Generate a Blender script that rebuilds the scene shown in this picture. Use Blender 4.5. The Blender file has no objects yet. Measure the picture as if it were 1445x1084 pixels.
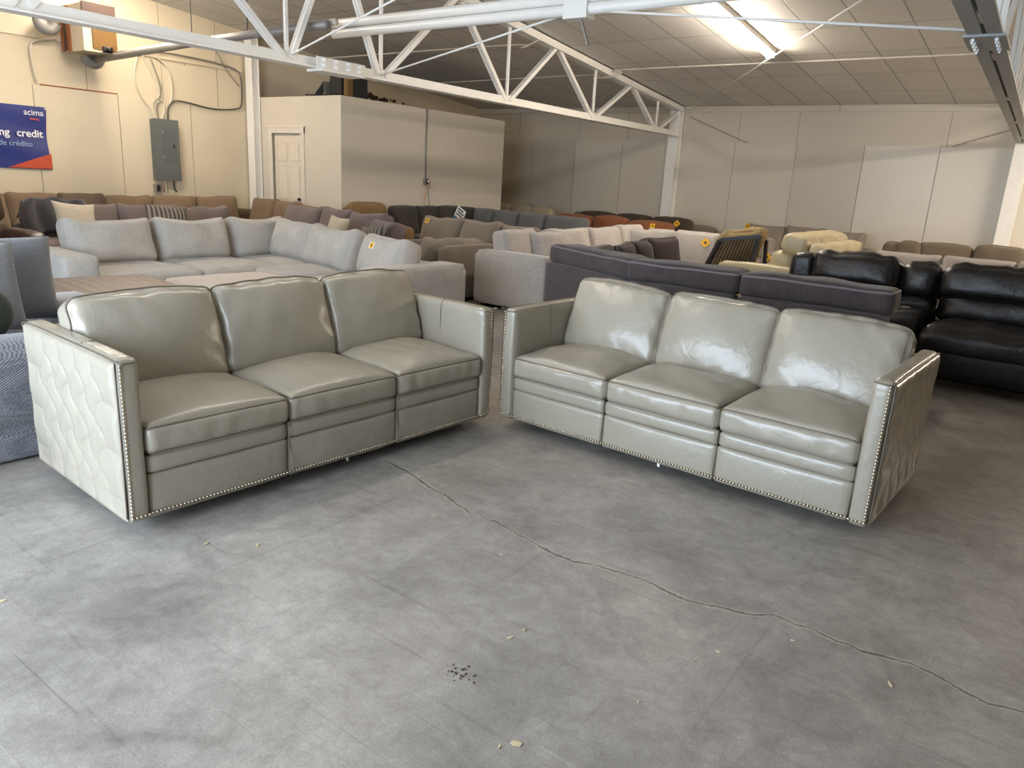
import bpy, math, random
import numpy as np
from mathutils import Matrix, Vector

C = bpy.context.scene.collection
SC = bpy.context.scene
PI = math.pi

def lin(c):
    return tuple(((x / 255) / 12.92 if x / 255 <= 0.04045 else ((x / 255 + 0.055) / 1.055) ** 2.4) for x in c)

# ------------------------------------------------------------------ camera, world, light, exposure
BA, PITCH, ROLL, EYE = -0.6275, 0.2690, 0.0571, 1.5093
cam_d = bpy.data.cameras.new('camera'); cam = bpy.data.objects.new('camera', cam_d); C.objects.link(cam)
cam_d.sensor_width = 36.0; cam_d.lens = 1042.3 / 1445 * 36.0; cam_d.clip_start = 0.05; cam_d.clip_end = 100
cp, sp, cr, sr = math.cos(PITCH), math.sin(PITCH), math.cos(ROLL), math.sin(ROLL)
rgt = np.array([1, 0, 0]); upv = np.array([0, sp, cp]); fwd = np.array([0, cp, -sp])
r2 = cr * rgt + sr * upv; u2 = -sr * rgt + cr * upv
u_ = np.array([math.cos(BA), math.sin(BA), 0]); n_ = np.array([-u_[1], u_[0], 0]); ROOM = np.array([u_, n_, [0, 0, 1]])
cols = [ROOM @ r2, ROOM @ u2, -(ROOM @ fwd)]
cam.matrix_world = Matrix([[cols[0][i], cols[1][i], cols[2][i], (0, 0, EYE)[i]] for i in range(3)] + [[0, 0, 0, 1]])
SC.camera = cam
SC.view_settings.view_transform = 'Standard'; SC.view_settings.look = 'None'
SC.view_settings.exposure = 0.22; SC.view_settings.gamma = 1.0; SC.view_settings.use_curve_mapping = False
SC.cycles.max_bounces = 8; SC.cycles.diffuse_bounces = 5; SC.cycles.glossy_bounces = 3
SC.cycles.sample_clamp_indirect = 6.0

world = bpy.data.worlds.new('world'); SC.world = world; world.use_nodes = True
bg = world.node_tree.nodes['Background']; bg.inputs[0].default_value = (0.62, 0.78, 1.0, 1); bg.inputs[1].default_value = 1.0

def area(name, loc, rot, sx, sy, power, color):
    d = bpy.data.lights.new(name, 'AREA'); d.shape = 'RECTANGLE'; d.size = sx; d.size_y = sy
    d.energy = power; d.color = color
    o = bpy.data.objects.new(name, d); C.objects.link(o); o.location = loc; o.rotation_euler = rot
    return o
# daylight through the open roll-up door in the front wall, behind the camera
area('daylight_door', (-3.7, -1.70, 1.33), (PI / 2, 0, 0), 4.9, 2.5, 425, (0.71, 0.84, 1.0))

TUBE_COLOR = (1.0, 0.88, 0.74); TUBE_POWER = 135.0

# ------------------------------------------------------------------ materials
def mat_new(name):
    m = bpy.data.materials.new(name); m.use_nodes = True
    nt = m.node_tree; b = nt.nodes['Principled BSDF']
    return m, nt, b
def N(nt, t, **kw):
    n = nt.nodes.new(t)
    for k, v in kw.items():
        if k.startswith('_'): setattr(n, k[1:], v)
        else:
            n.inputs[k.replace('__', ' ')].default_value = v
    return n
def plain(name, c, rough=0.6, metal=0.0, spec=0.5):
    m, nt, b = mat_new(name)
    tc = N(nt, 'ShaderNodeTexCoord'); no = N(nt, 'ShaderNodeTexNoise', Scale=9.0, Detail=4.0)
    nt.links.new(tc.outputs['Object'], no.inputs['Vector'])
    mx = N(nt, 'ShaderNodeMixRGB', _blend_type='MIX'); l = lin(c)
    mx.inputs[1].default_value = (*[x * 0.93 for x in l], 1); mx.inputs[2].default_value = (*[min(1, x * 1.07) for x in l], 1)
    nt.links.new(no.outputs['Fac'], mx.inputs[0]); nt.links.new(mx.outputs[0], b.inputs['Base Color'])
    b.inputs['Roughness'].default_value = rough; b.inputs['Metallic'].default_value = metal
    b.inputs['Specular IOR Level'].default_value = spec
    return m
def fabric(name, c, var=0.16, scale=55.0, bump=0.25, rough=0.95, sheen=0.15, c2=None, stretch=None, big=6.0):
    m, nt, b = mat_new(name)
    tc = N(nt, 'ShaderNodeTexCoord'); L = nt.links.new
    mp = N(nt, 'ShaderNodeMapping'); L(tc.outputs['Object'], mp.inputs['Vector'])
    if stretch: mp.inputs['Scale'].default_value = stretch
    n1 = N(nt, 'ShaderNodeTexNoise', Scale=scale, Detail=3.0, Roughness=0.7); L(mp.outputs[0], n1.inputs['Vector'])
    n2 = N(nt, 'ShaderNodeTexNoise', Scale=big, Detail=3.0); L(tc.outputs['Object'], n2.inputs['Vector'])
    ad = N(nt, 'ShaderNodeMath', _operation='MULTIPLY_ADD'); L(n1.outputs['Fac'], ad.inputs[0]); ad.inputs[1].default_value = 0.65
    ml = N(nt, 'ShaderNodeMath', _operation='MULTIPLY'); L(n2.outputs['Fac'], ml.inputs[0]); ml.inputs[1].default_value = 0.35
    L(ml.outputs[0], ad.inputs[2])
    rp = N(nt, 'ShaderNodeValToRGB'); l = lin(c); l2 = lin(c2) if c2 else None
    rp.color_ramp.elements[0].position = 0.33; rp.color_ramp.elements[1].position = 0.67
    rp.color_ramp.elements[0].color = (*(l2 if l2 else [x * (1 - var) for x in l]), 1)
    rp.color_ramp.elements[1].color = (*[min(1, x * (1 + (0 if l2 else var))) for x in l], 1)
    L(ad.outputs[0], rp.inputs[0]); L(rp.outputs[0], b.inputs['Base Color'])
    bm = N(nt, 'ShaderNodeBump', Strength=bump, Distance=0.004); L(ad.outputs[0], bm.inputs['Height']); L(bm.outputs[0], b.inputs['Normal'])
    b.inputs['Roughness'].default_value = rough; b.inputs['Sheen Weight'].default_value = sheen
    b.inputs['Specular IOR Level'].default_value = 0.2
    return m
def leather(name, c, rough=0.36, var=0.08, bump=0.12, wr=0.25):
    m, nt, b = mat_new(name); L = nt.links.new
    tc = N(nt, 'ShaderNodeTexCoord')
    n2 = N(nt, 'ShaderNodeTexNoise', Scale=3.5, Detail=4.0); L(tc.outputs['Object'], n2.inputs['Vector'])
    mx = N(nt, 'ShaderNodeMixRGB'); l = lin(c)
    mx.inputs[1].default_value = (*[x * (1 - var) for x in l], 1); mx.inputs[2].default_value = (*[min(1, x * (1 + var)) for x in l], 1)
    L(n2.outputs['Fac'], mx.inputs[0]); L(mx.outputs[0], b.inputs['Base Color'])
    v = N(nt, 'ShaderNodeTexVoronoi', Scale=420.0); L(tc.outputs['Object'], v.inputs['Vector'])
    b1 = N(nt, 'ShaderNodeBump', Strength=bump, Distance=0.0006); L(v.outputs['Distance'], b1.inputs['Height'])
    n3 = N(nt, 'ShaderNodeTexNoise', Scale=11.0, Detail=2.0, Distortion=1.2); L(tc.outputs['Object'], n3.inputs['Vector'])
    b2 = N(nt, 'ShaderNodeBump', Strength=wr, Distance=0.012); L(n3.outputs['Fac'], b2.inputs['Height']); L(b1.outputs[0], b2.inputs['Normal'])
    L(b2.outputs[0], b.inputs['Normal'])
    b.inputs['Roughness'].default_value = rough; b.inputs['Specular IOR Level'].default_value = 0.55
    return m
def painted(name, c, spots=True, rough=0.5, spec=0.4, dirt=0.06):
    m, nt, b = mat_new(name); L = nt.links.new
    tc = N(nt, 'ShaderNodeTexCoord')
    n1 = N(nt, 'ShaderNodeTexNoise', Scale=1.3, Detail=6.0, Roughness=0.65); L(tc.outputs['Object'], n1.inputs['Vector'])
    mx = N(nt, 'ShaderNodeMixRGB'); l = lin(c)
    mx.inputs[1].default_value = (*[x * (1 - dirt) for x in l], 1); mx.inputs[2].default_value = (*[min(1, x * (1 + dirt)) for x in l], 1)
    L(n1.outputs['Fac'], mx.inputs[0]); out = mx.outputs[0]
    if spots:
        n2 = N(nt, 'ShaderNodeTexNoise', Scale=5.5, Detail=3.0, Roughness=0.5); L(tc.outputs['Object'], n2.inputs['Vector'])
        rp = N(nt, 'ShaderNodeValToRGB'); rp.color_ramp.elements[0].position = 0.735; rp.color_ramp.elements[1].position = 0.76
        L(n2.outputs['Fac'], rp.inputs[0])
        m2 = N(nt, 'ShaderNodeMixRGB'); L(rp.outputs[0], m2.inputs[0]); L(out, m2.inputs[1]); m2.inputs[2].default_value = (*[x * 0.45 for x in l], 1)
        out = m2.outputs[0]
    L(out, b.inputs['Base Color']); b.inputs['Roughness'].default_value = rough; b.inputs['Specular IOR Level'].default_value = spec
    n3 = N(nt, 'ShaderNodeTexNoise', Scale=4.0, Detail=3.0); L(tc.outputs['Object'], n3.inputs['Vector'])
    bm = N(nt, 'ShaderNodeBump', Strength=0.12, Distance=0.01); L(n3.outputs['Fac'], bm.inputs['Height']); L(bm.outputs[0], b.inputs['Normal'])
    return m
def emit(name, c, s):
    m, nt, b = mat_new(name); b.inputs['Base Color'].default_value = (1, 1, 1, 1)
    b.inputs['Emission Color'].default_value = (*c, 1); b.inputs['Emission Strength'].default_value = s
    return m

CRACK = [(-2.717, 2.648), (-2.562, 2.625), (-2.383, 2.571), (-2.178, 2.529), (-1.989, 2.464), (-1.854, 2.478), (-1.699, 2.452), (-1.607, 2.435), (-1.496, 2.413), (-1.387, 2.412), (-1.292, 2.446), (-1.194, 2.468), (-1.032, 2.471), (-0.899, 2.45), (-0.772, 2.497), (-0.693, 2.512), (-0.606, 2.58), (-0.485, 2.578), (-0.345, 2.57), (-0.272, 2.565), (-0.152, 2.604), (-0.095, 2.596), (-0.039, 2.576), (0.037, 2.547), (0.083, 2.538), (0.136, 2.554), (0.179, 2.569), (0.4, 2.60)]
def concrete():
    m, nt, b = mat_new('concrete_floor'); L = nt.links.new
    tc = N(nt, 'ShaderNodeTexCoord'); obj = tc.outputs['Object']
    def noise(s, d=5.0, r=0.6, vec=obj, dist=0.0):
        n = N(nt, 'ShaderNodeTexNoise', Scale=s, Detail=d, Roughness=r, Distortion=dist); L(vec, n.inputs['Vector']); return n.outputs['Fac']
    def ramp(f, a, bb, ca, cb):
        r = N(nt, 'ShaderNodeValToRGB'); e = r.color_ramp.elements
        e[0].position, e[1].position = a, bb; e[0].color = (*ca, 1); e[1].color = (*cb, 1); L(f, r.inputs[0]); return r.outputs[0]
    def mixc(kind, fac, a, bb):
        x = N(nt, 'ShaderNodeMixRGB', _blend_type=kind)
        if isinstance(fac, float): x.inputs[0].default_value = fac
        else: L(fac, x.inputs[0])
        for i, v in ((1, a), (2, bb)):
            if isinstance(v, tuple): x.inputs[i].default_value = (*v, 1)
            else: L(v, x.inputs[i])
        return x.outputs[0]
    base = ramp(noise(1.1, 8.0, 0.7, dist=0.3), 0.34, 0.66, lin((145, 140, 133)), lin((184, 177, 169)))
    blot = ramp(noise(3.3, 8.0, 0.75, dist=0.8), 0.38, 0.60, (0.72, 0.71, 0.70), (1.0, 1.0, 1.0))
    col = mixc('MULTIPLY', 0.8, base, blot)
    speck = ramp(noise(150, 3.0, 0.75), 0.36, 0.64, (0.80, 0.80, 0.80), (1.08, 1.08, 1.07))
    col = mixc('MULTIPLY', 1.0, col, speck)
    mid = ramp(noise(17, 6.0, 0.75, dist=0.5), 0.38, 0.60, (0.88, 0.875, 0.87), (1.03, 1.03, 1.03))
    col = mixc('MULTIPLY', 1.0, col, mid)
    smudge = ramp(noise(1.7, 7.0, 0.72, dist=1.1), 0.54, 0.68, (1, 1, 1), (0.70, 0.70, 0.70))
    col = mixc('MULTIPLY', 0.8, col, smudge)
    pale = ramp(noise(2.6, 7.0, 0.75, dist=0.6), 0.58, 0.72, (1, 1, 1), (1.16, 1.15, 1.14))
    col = mixc('MULTIPLY', 0.8, col, pale)
    for rz, sc, kk, th in ((0.55, (0.55, 60.0, 1.0), 0.62, 0.70), (-0.25, (0.7, 75.0, 1.0), 1.25, 0.71), (1.2, (0.6, 66.0, 1.0), 0.66, 0.72)):
        mp = N(nt, 'ShaderNodeMapping'); mp.inputs['Rotation'].default_value = (0, 0, rz); mp.inputs['Scale'].default_value = sc; L(obj, mp.inputs['Vector'])
        col = mixc('MULTIPLY', 0.7, col, ramp(noise(1.0, 2.0, 0.5, mp.outputs[0], 0.6), th, th + .03, (1, 1, 1), (kk, kk, kk)))
    # drag marks in two directions
    for rz, sc, st in ((0.35, (1.2, 26.0, 1.0), 0.6), (-0.5, (30.0, 0.9, 1.0), 0.45)):
        mp = N(nt, 'ShaderNodeMapping'); mp.inputs['Rotation'].default_value = (0, 0, rz); mp.inputs['Scale'].default_value = sc; L(obj, mp.inputs['Vector'])
        s_ = ramp(noise(1.0, 4.0, 0.6, mp.outputs[0], 0.4), 0.60, 0.72, (1, 1, 1), (0.66, 0.65, 0.64))
        col = mixc('MULTIPLY', st, col, s_)
    # long wandering crack
    sx = N(nt, 'ShaderNodeSeparateXYZ'); L(obj, sx.inputs[0])
    def math_(op, a, bb=None, cc=None):
        x = N(nt, 'ShaderNodeMath', _operation=op)
        for i, v in enumerate((a, bb, cc)):
            if v is None: continue
            if isinstance(v, (int, float)): x.inputs[i].default_value = v
            else: L(v, x.inputs[i])
        return x.outputs[0]
    x0, x1, y0, y1 = -2.9, 0.5, 2.3, 2.8
    tx = math_('DIVIDE', math_('SUBTRACT', sx.outputs[0], x0), x1 - x0)
    fc = N(nt, 'ShaderNodeFloatCurve'); cv = fc.mapping.curves[0]
    pts = [(-2.9, 2.66)] + CRACK + [(0.5, 2.61)]
    q = [((a - x0) / (x1 - x0), (bb - y0) / (y1 - y0)) for a, bb in pts]
    cv.points[0].location = q[0]; cv.points[1].location = q[-1]
    for p in q[1:-1]: cv.points.new(*p)
    for p in cv.points: p.handle_type = 'VECTOR'
    fc.mapping.update(); L(tx, fc.inputs['Value'])
    yc = math_('MULTIPLY_ADD', fc.outputs[0], y1 - y0, y0)
    wob = math_('MULTIPLY', math_('SUBTRACT', noise(14.0, 4.0, 0.7), 0.5), 0.045)
    d = math_('ABSOLUTE', math_('SUBTRACT', math_('ADD', sx.outputs[1], wob), yc))
    inside = math_('MULTIPLY', math_('GREATER_THAN', sx.outputs[0], -2.76), math_('LESS_THAN', sx.outputs[0], 0.5))
    core = math_('MULTIPLY', math_('LESS_THAN', d, math_('MULTIPLY_ADD', noise(9.0, 2.0), 0.017, -0.003)), inside)
    edge = math_('MULTIPLY', math_('LESS_THAN', d, math_('MULTIPLY_ADD', noise(7.0, 3.0), 0.030, -0.001)), inside)
    col = mixc('MIX', math_('MULTIPLY', edge, 0.7), col, lin((176, 168, 156)))
    col = mixc('MIX', math_('MULTIPLY', core, 0.8), col, lin((74, 66, 58)))
    L(col, b.inputs['Base Color'])
    rr = ramp(noise(2.2, 5.0), 0.3, 0.7, (0.27, 0.27, 0.27), (0.50, 0.50, 0.50)); L(rr, b.inputs['Roughness'])
    b.inputs['Specular IOR Level'].default_value = 0.45
    h = math_('ADD', math_('MULTIPLY', noise(70.0, 4.0, 0.7), 0.25), math_('MULTIPLY', core, -1.5))
    bm = N(nt, 'ShaderNodeBump', Strength=0.25, Distance=0.004); L(h, bm.inputs['Height']); L(bm.outputs[0], b.inputs['Normal'])
    return m
def ceiling_mat():
    m, nt, b = mat_new('ceiling_panels'); L = nt.links.new
    tc = N(nt, 'ShaderNodeTexCoord'); mp = N(nt, 'ShaderNodeMapping'); L(tc.outputs['Object'], mp.inputs['Vector'])
    mp.inputs['Location'].default_value = (5.13 + 0.62 * 20, -9.385 + 1.19 * 20, 0)
    br = N(nt, 'ShaderNodeTexBrick'); L(mp.outputs[0], br.inputs['Vector'])
    br.offset = 0.0; br.squash = 1.0; l = lin((212, 208, 201))
    br.inputs['Scale'].default_value = 1.0; br.inputs['Mortar Size'].default_value = 0.011; br.inputs['Mortar Smooth'].default_value = 0.3
    br.inputs['Brick Width'].default_value = 0.62; br.inputs['Row Height'].default_value = 1.19
    br.inputs['Color1'].default_value = (*[x * 0.95 for x in l], 1); br.inputs['Color2'].default_value = (*[x * 1.05 for x in l], 1)
    br.inputs['Mortar'].default_value = (*[x * 0.5 for x in l], 1)
    n2 = N(nt, 'ShaderNodeTexNoise', Scale=3.0, Detail=4.0, Roughness=0.6); L(tc.outputs['Object'], n2.inputs['Vector'])
    rp = N(nt, 'ShaderNodeValToRGB'); rp.color_ramp.elements[0].position = 0.72; rp.color_ramp.elements[1].position = 0.74; L(n2.outputs['Fac'], rp.inputs[0])
    m2 = N(nt, 'ShaderNodeMixRGB'); L(rp.outputs[0], m2.inputs[0]); L(br.outputs['Color'], m2.inputs[1]); m2.inputs[2].default_value = (*[x * 0.35 for x in l], 1)
    n3 = N(nt, 'ShaderNodeTexNoise', Scale=1.2, Detail=5.0); L(tc.outputs['Object'], n3.inputs['Vector'])
    m3 = N(nt, 'ShaderNodeMixRGB', _blend_type='OVERLAY'); m3.inputs[0].default_value = 0.18; L(m2.outputs[0], m3.inputs[1]); L(n3.outputs['Fac'], m3.inputs[2])
    L(m3.outputs[0], b.inputs['Base Color']); b.inputs['Roughness'].default_value = 0.55; b.inputs['Specular IOR Level'].default_value = 0.35
    bm = N(nt, 'ShaderNodeBump', Strength=0.5, Distance=0.01, _invert=True); L(br.outputs['Fac'], bm.inputs['Height']); L(bm.outputs[0], b.inputs['Normal'])
    return m
def weave(name, c, c2):
    """chunky diagonal basket weave in two greys"""
    m, nt, b = mat_new(name); L = nt.links.new
    tc = N(nt, 'ShaderNodeTexCoord')
    facs = []
    for rot in ((0.6, 0.5, 0.78), (0.5, -0.6, -0.78)):
        mp = N(nt, 'ShaderNodeMapping'); mp.inputs['Rotation'].default_value = rot; L(tc.outputs['Object'], mp.inputs['Vector'])
        w = N(nt, 'ShaderNodeTexWave', Scale=38.0, Distortion=2.4, Detail=2.0); w.inputs['Detail Scale'].default_value = 2.0
        L(mp.outputs[0], w.inputs['Vector']); facs.append(w.outputs['Fac'])
    mu = N(nt, 'ShaderNodeMath', _operation='MULTIPLY'); L(facs[0], mu.inputs[0]); L(facs[1], mu.inputs[1])
    rp = N(nt, 'ShaderNodeValToRGB'); rp.color_ramp.elements[0].position = 0.1; rp.color_ramp.elements[1].position = 0.55
    rp.color_ramp.elements[0].color = (*lin(c2), 1); rp.color_ramp.elements[1].color = (*lin(c), 1)
    L(mu.outputs[0], rp.inputs[0]); L(rp.outputs[0], b.inputs['Base Color'])
    bm = N(nt, 'ShaderNodeBump', Strength=0.5, Distance=0.006); L(mu.outputs[0], bm.inputs['Height']); L(bm.outputs[0], b.inputs['Normal'])
    b.inputs['Roughness'].default_value = 0.8; b.inputs['Sheen Weight'].default_value = 0.3
    return m
def banded(name, c, c2, scale, axis='X', dist=0.5, sharp=(0.35, 0.6), rough=0.9, detail=1.0):
    m, nt, b = mat_new(name); L = nt.links.new
    tc = N(nt, 'ShaderNodeTexCoord'); w = N(nt, 'ShaderNodeTexWave', Scale=scale, Distortion=dist, Detail=detail); w.bands_direction = axis
    L(tc.outputs['Object'], w.inputs['Vector'])
    rp = N(nt, 'ShaderNodeValToRGB'); rp.color_ramp.elements[0].position, rp.color_ramp.elements[1].position = sharp
    rp.color_ramp.elements[0].color = (*lin(c), 1); rp.color_ramp.elements[1].color = (*lin(c2), 1)
    L(w.outputs['Fac'], rp.inputs[0]); L(rp.outputs[0], b.inputs['Base Color']); b.inputs['Roughness'].default_value = rough
    bm = N(nt, 'ShaderNodeBump', Strength=0.4, Distance=0.006); L(w.outputs['Fac'], bm.inputs['Height']); L(bm.outputs[0], b.inputs['Normal'])
    return m

# ------------------------------------------------------------------ geometry helpers: geo = (verts Nx3, faces list)
def join(*gs):
    V = []; F = []; o = 0
    for v, f in gs:
        V.append(np.asarray(v, float)); F += [tuple(i + o for i in q) for q in f]; o += len(v)
    return np.concatenate(V), F
def rotz(a): c, s = math.cos(a), math.sin(a); return np.array([[c, -s, 0], [s, c, 0], [0, 0, 1]])
def rotx(a): c, s = math.cos(a), math.sin(a); return np.array([[1, 0, 0], [0, c, -s], [0, s, c]])
def roty(a): c, s = math.cos(a), math.sin(a); return np.array([[c, 0, s], [0, 1, 0], [-s, 0, c]])
def xf(g, t=(0, 0, 0), R=None):
    v = np.asarray(g[0], float)
    if R is not None: v = v @ R.T
    return v + np.array(t, float), g[1]
def mesh_of(name, g):
    me = bpy.data.meshes.new(name); me.from_pydata([tuple(v) for v in np.asarray(g[0]).tolist()], [], g[1]); me.validate(); me.update(); return me
def part(name, g, mat, parent=None, smooth=True, label=None, kind=None):
    me = mesh_of(name, g); o = bpy.data.objects.new(name, me); C.objects.link(o)
    if mat: me.materials.append(mat)
    if smooth:
        me.polygons.foreach_set('use_smooth', [True] * len(me.polygons))
        if smooth == 'auto': me.set_sharp_from_angle(angle=math.radians(35))
    if parent: o.parent = parent
    if label: o['label'] = label
    if kind: o['kind'] = kind
    return o
def tag(o, label, cat, group=None):
    o['label'] = label; o['category'] = cat
    if group: o['group'] = group
    return o
def thing(name, label, cat, loc=(0, 0, 0), rz=0.0, group=None):
    o = bpy.data.objects.new(name, None); o.empty_display_size = 0.1; C.objects.link(o); o.location = loc; o.rotation_euler = (0, 0, rz)
    return tag(o, label, cat, group)
def box(x0, x1, y0, y1, z0, z1):
    v = [(x, y, z) for x in (x0, x1) for y in (y0, y1) for z in (z0, z1)]
    return np.array(v, float), [(0, 1, 3, 2), (4, 6, 7, 5), (0, 4, 5, 1), (2, 3, 7, 6), (0, 2, 6, 4), (1, 5, 7, 3)]
def bar(p, q, w, h=None, roll=0.0):
    """rectangular bar from p to q"""
    p = np.array(p, float); q = np.array(q, float); h = h or w; d = q - p; L = np.linalg.norm(d); d /= L
    a = np.array([0, 0, 1.0]) if abs(d[2]) < 0.95 else np.array([1.0, 0, 0])
    s = np.cross(d, a); s /= np.linalg.norm(s); t = np.cross(s, d)
    v = []
    for e in (p, q):
        for i, j in ((-1, -1), (1, -1), (1, 1), (-1, 1)): v.append(e + s * i * w / 2 + t * j * h / 2)
    return np.array(v), [(3, 2, 1, 0), (4, 5, 6, 7), (0, 1, 5, 4), (1, 2, 6, 5), (2, 3, 7, 6), (3, 0, 4, 7)]
def tube(P, r, closed=False, k=8):
    P = np.asarray(P, float); n = len(P)
    T = (np.roll(P, -1, 0) - np.roll(P, 1, 0)) if closed else np.gradient(P, axis=0)
    T /= (np.linalg.norm(T, axis=1)[:, None] + 1e-12)
    a = np.array([0, 0, 1.0]) if abs(T[0][2]) < 0.9 else np.array([1.0, 0, 0])
    nrm = a - T[0] * (a @ T[0]); nrm /= np.linalg.norm(nrm); V = []
    for i in range(n):
        nrm = nrm - T[i] * (nrm @ T[i]); nrm /= np.linalg.norm(nrm) + 1e-12; bn = np.cross(T[i], nrm)
        for j in range(k):
            t = 2 * PI * j / k; V.append(P[i] + r * (math.cos(t) * nrm + math.sin(t) * bn))
    F = [(i * k + j, i * k + (j + 1) % k, ((i + 1) % n) * k + (j + 1) % k, ((i + 1) % n) * k + j) for i in range(n if closed else n - 1) for j in range(k)]
    if not closed: F += [tuple(range(k - 1, -1, -1)), tuple(range((n - 1) * k, n * k))]
    return np.array(V), F
def spline(pts, m=12):
    P = np.array(pts, float); Q = np.vstack([2 * P[0] - P[1], P, 2 * P[-1] - P[-2]]); out = []
    for i in range(1, len(Q) - 2):
        for t in np.linspace(0, 1, m, endpoint=False):
            a, b, c, d = Q[i - 1:i + 3]
            out.append(0.5 * (2 * b + (c - a) * t + (2 * a - 5 * b + 4 * c - d) * t * t + (3 * b - a - 3 * c + d) * t ** 3))
    out.append(P[-1]); return np.array(out)
def lathe(prof, k=24):
    V = []; n = len(prof)
    for r, z in prof:
        for j in range(k): V.append((r * math.cos(2 * PI * j / k), r * math.sin(2 * PI * j / k), z))
    F = [(i * k + j, i * k + (j + 1) % k, (i + 1) * k + (j + 1) % k, (i + 1) * k + j) for i in range(n - 1) for j in range(k)]
    F += [tuple(range(k - 1, -1, -1)), tuple(range((n - 1) * k, n * k))]
    return np.array(V), F
def waves(P, seed, f0, k=5):
    """smooth irregular field in about -1..1"""
    rs = np.random.RandomState(seed); o = np.zeros(len(P))
    for i in range(k):
        d = rs.normal(size=3); d /= np.linalg.norm(d); o += np.sin(P @ d * f0 * (0.7 + 0.35 * i) + rs.uniform(0, 6.28)) / k ** 0.5
    return o
class Soft:
    """rounded, puffed upholstery block centred on the origin; at(P) maps a point of the plain box onto the soft surface"""
    def __init__(s, w, d, h, r=0.04, puff=(0, 0, 0), n=12, fn=None, wr=0.0, seed=1, wf=14.0):
        s.E = np.array([w, d, h]) / 2; s.r = min(r, s.E.min() * 0.999); s.p = puff; s.fn = fn; s.n = n if isinstance(n, tuple) else (n, n, n); s.wr = wr; s.seed = seed; s.wf = wf
    def at(s, P):
        P = np.asarray(P, float); q = np.clip(P, -(s.E - s.r), s.E - s.r); v = P - q; u = P / s.E
        n = v / (np.linalg.norm(v, axis=1)[:, None] + 1e-12); pos = q + n * s.r
        f = 1 - u ** 2
        for i in range(3):
            j, k = (i + 1) % 3, (i + 2) % 3; pos[:, i] += u[:, i] * s.p[i] * np.sqrt(np.clip(f[:, j] * f[:, k], 0, 1)) ** 1.2
        if s.wr: pos += n * (waves(pos, s.seed, s.wf) * s.wr)[:, None]
        if s.fn is not None: pos = s.fn(pos, u)
        return pos
    def geo(s):
        V = []; F = []; o = 0
        g = [(np.sin(np.linspace(-PI / 2, PI / 2, m + 1)) * 0.55 + np.linspace(-1, 1, m + 1) * 0.45) for m in s.n]
        for ax in range(3):
            j, k = (ax + 1) % 3, (ax + 2) % 3
            A, B = np.meshgrid(g[j], g[k], indexing='ij')
            for sg in (-1, 1):
                P = np.zeros(A.shape + (3,)); P[..., ax] = sg; P[..., j] = A; P[..., k] = B; V.append((P * s.E).reshape(-1, 3))
                na, nb = A.shape
                for a in range(na - 1):
                    for b in range(nb - 1):
                        qd = (o + a * nb + b, o + (a + 1) * nb + b, o + (a + 1) * nb + b + 1, o + a * nb + b + 1); F.append(qd if sg > 0 else qd[::-1])
                o += na * nb
        V = np.concatenate(V); key, first, inv = np.unique(np.round(V * 1e5).astype(np.int64), axis=0, return_index=True, return_inverse=True); inv = inv.ravel()
        return s.at(V[first]), [tuple(int(inv[i]) for i in f) for f in F]
    def loop(s, axis, sign, m=26, inset=0.0):
        """closed path along the box edges around one face"""
        j, k = (axis + 1) % 3, (axis + 2) % 3; t = np.linspace(-1, 1, m, endpoint=False); o = np.ones(m)
        a = np.concatenate([t, o, -t, -o]); b = np.concatenate([-o, t, o, -t]); P = np.zeros((len(a), 3))
        P[:, axis] = sign * (s.E[axis] - inset); P[:, j] = a * s.E[j]; P[:, k] = b * s.E[k]; return s.at(P)
def pillow(w, h, t, n=22, ear=0.06, seed=1, wr=0.006):
    """knife-edge cushion standing in the xz plane, thickness along y, base at z = 0"""
    g = np.linspace(-1, 1, n + 1); A, B = np.meshgrid(g, g, indexing='ij'); V = []; F = []
    prof = ((1 - np.abs(A) ** 3.0) * (1 - np.abs(B) ** 3.0)) ** 0.55
    x = A * w / 2 * (1 - ear * (1 - B ** 2) * np.abs(A)); z = B * h / 2 * (1 - ear * (1 - A ** 2) * np.abs(B))
    for sg in (-1, 1):
        P = np.stack([x, sg * t / 2 * prof, z + h / 2], -1).reshape(-1, 3); P[:, 1] += waves(P, seed + (sg > 0), 16) * wr * prof.ravel() ** 2; V.append(P)
    m = n + 1; N2 = m * m
    for s_, o in ((0, 0), (1, N2)):
        for a in range(n):
            for b in range(n):
                q = (o + a * m + b, o + (a + 1) * m + b, o + (a + 1) * m + b + 1, o + a * m + b + 1); F.append(q if s_ == 0 else q[::-1])
    V = np.concatenate(V); key, first, inv = np.unique(np.round(V * 1e6).astype(np.int64), axis=0, return_index=True, return_inverse=True); inv = inv.ravel()
    out = []
    for f in F:
        q = []
        for i in f:
            v = int(inv[i])
            if v not in q: q.append(v)
        if len(q) > 2: out.append(tuple(q))
    return V[first], out

# ------------------------------------------------------------------ the setting
def struct(name, g, m, parent=None, smooth=False):
    o = part(name, g, m, parent, smooth); o['kind'] = 'structure'; return o
def ceil_z(y): return 4.03 - 0.094 * abs(y - 5.97)
XL, XR, YF, YB = -12.5, 5.2, -1.6, 15.17
wall_paint = painted('wall_paint', (206, 196, 178)); board_a = painted('board_paint', (206, 198, 182), spots=False, rough=0.33, spec=0.5, dirt=0.03)
board_b = painted('board_paint_worn', (198, 188, 172), spots=False, rough=0.38, spec=0.5, dirt=0.03)
wall_cream = painted('wall_cream_paint', (214, 200, 172)); cream_board = painted('cream_board_paint', (216, 203, 176), spots=False, rough=0.45, dirt=0.03)
white_steel = plain('white_painted_steel', (238, 235, 228), 0.42); grey_steel = plain('grey_painted_steel', (150, 152, 150), 0.45)
bolt_steel = plain('bolt_steel', (205, 205, 203), 0.35, 0.6); dark_gap = plain('dark_gap', (34, 32, 30), 0.8)
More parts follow.
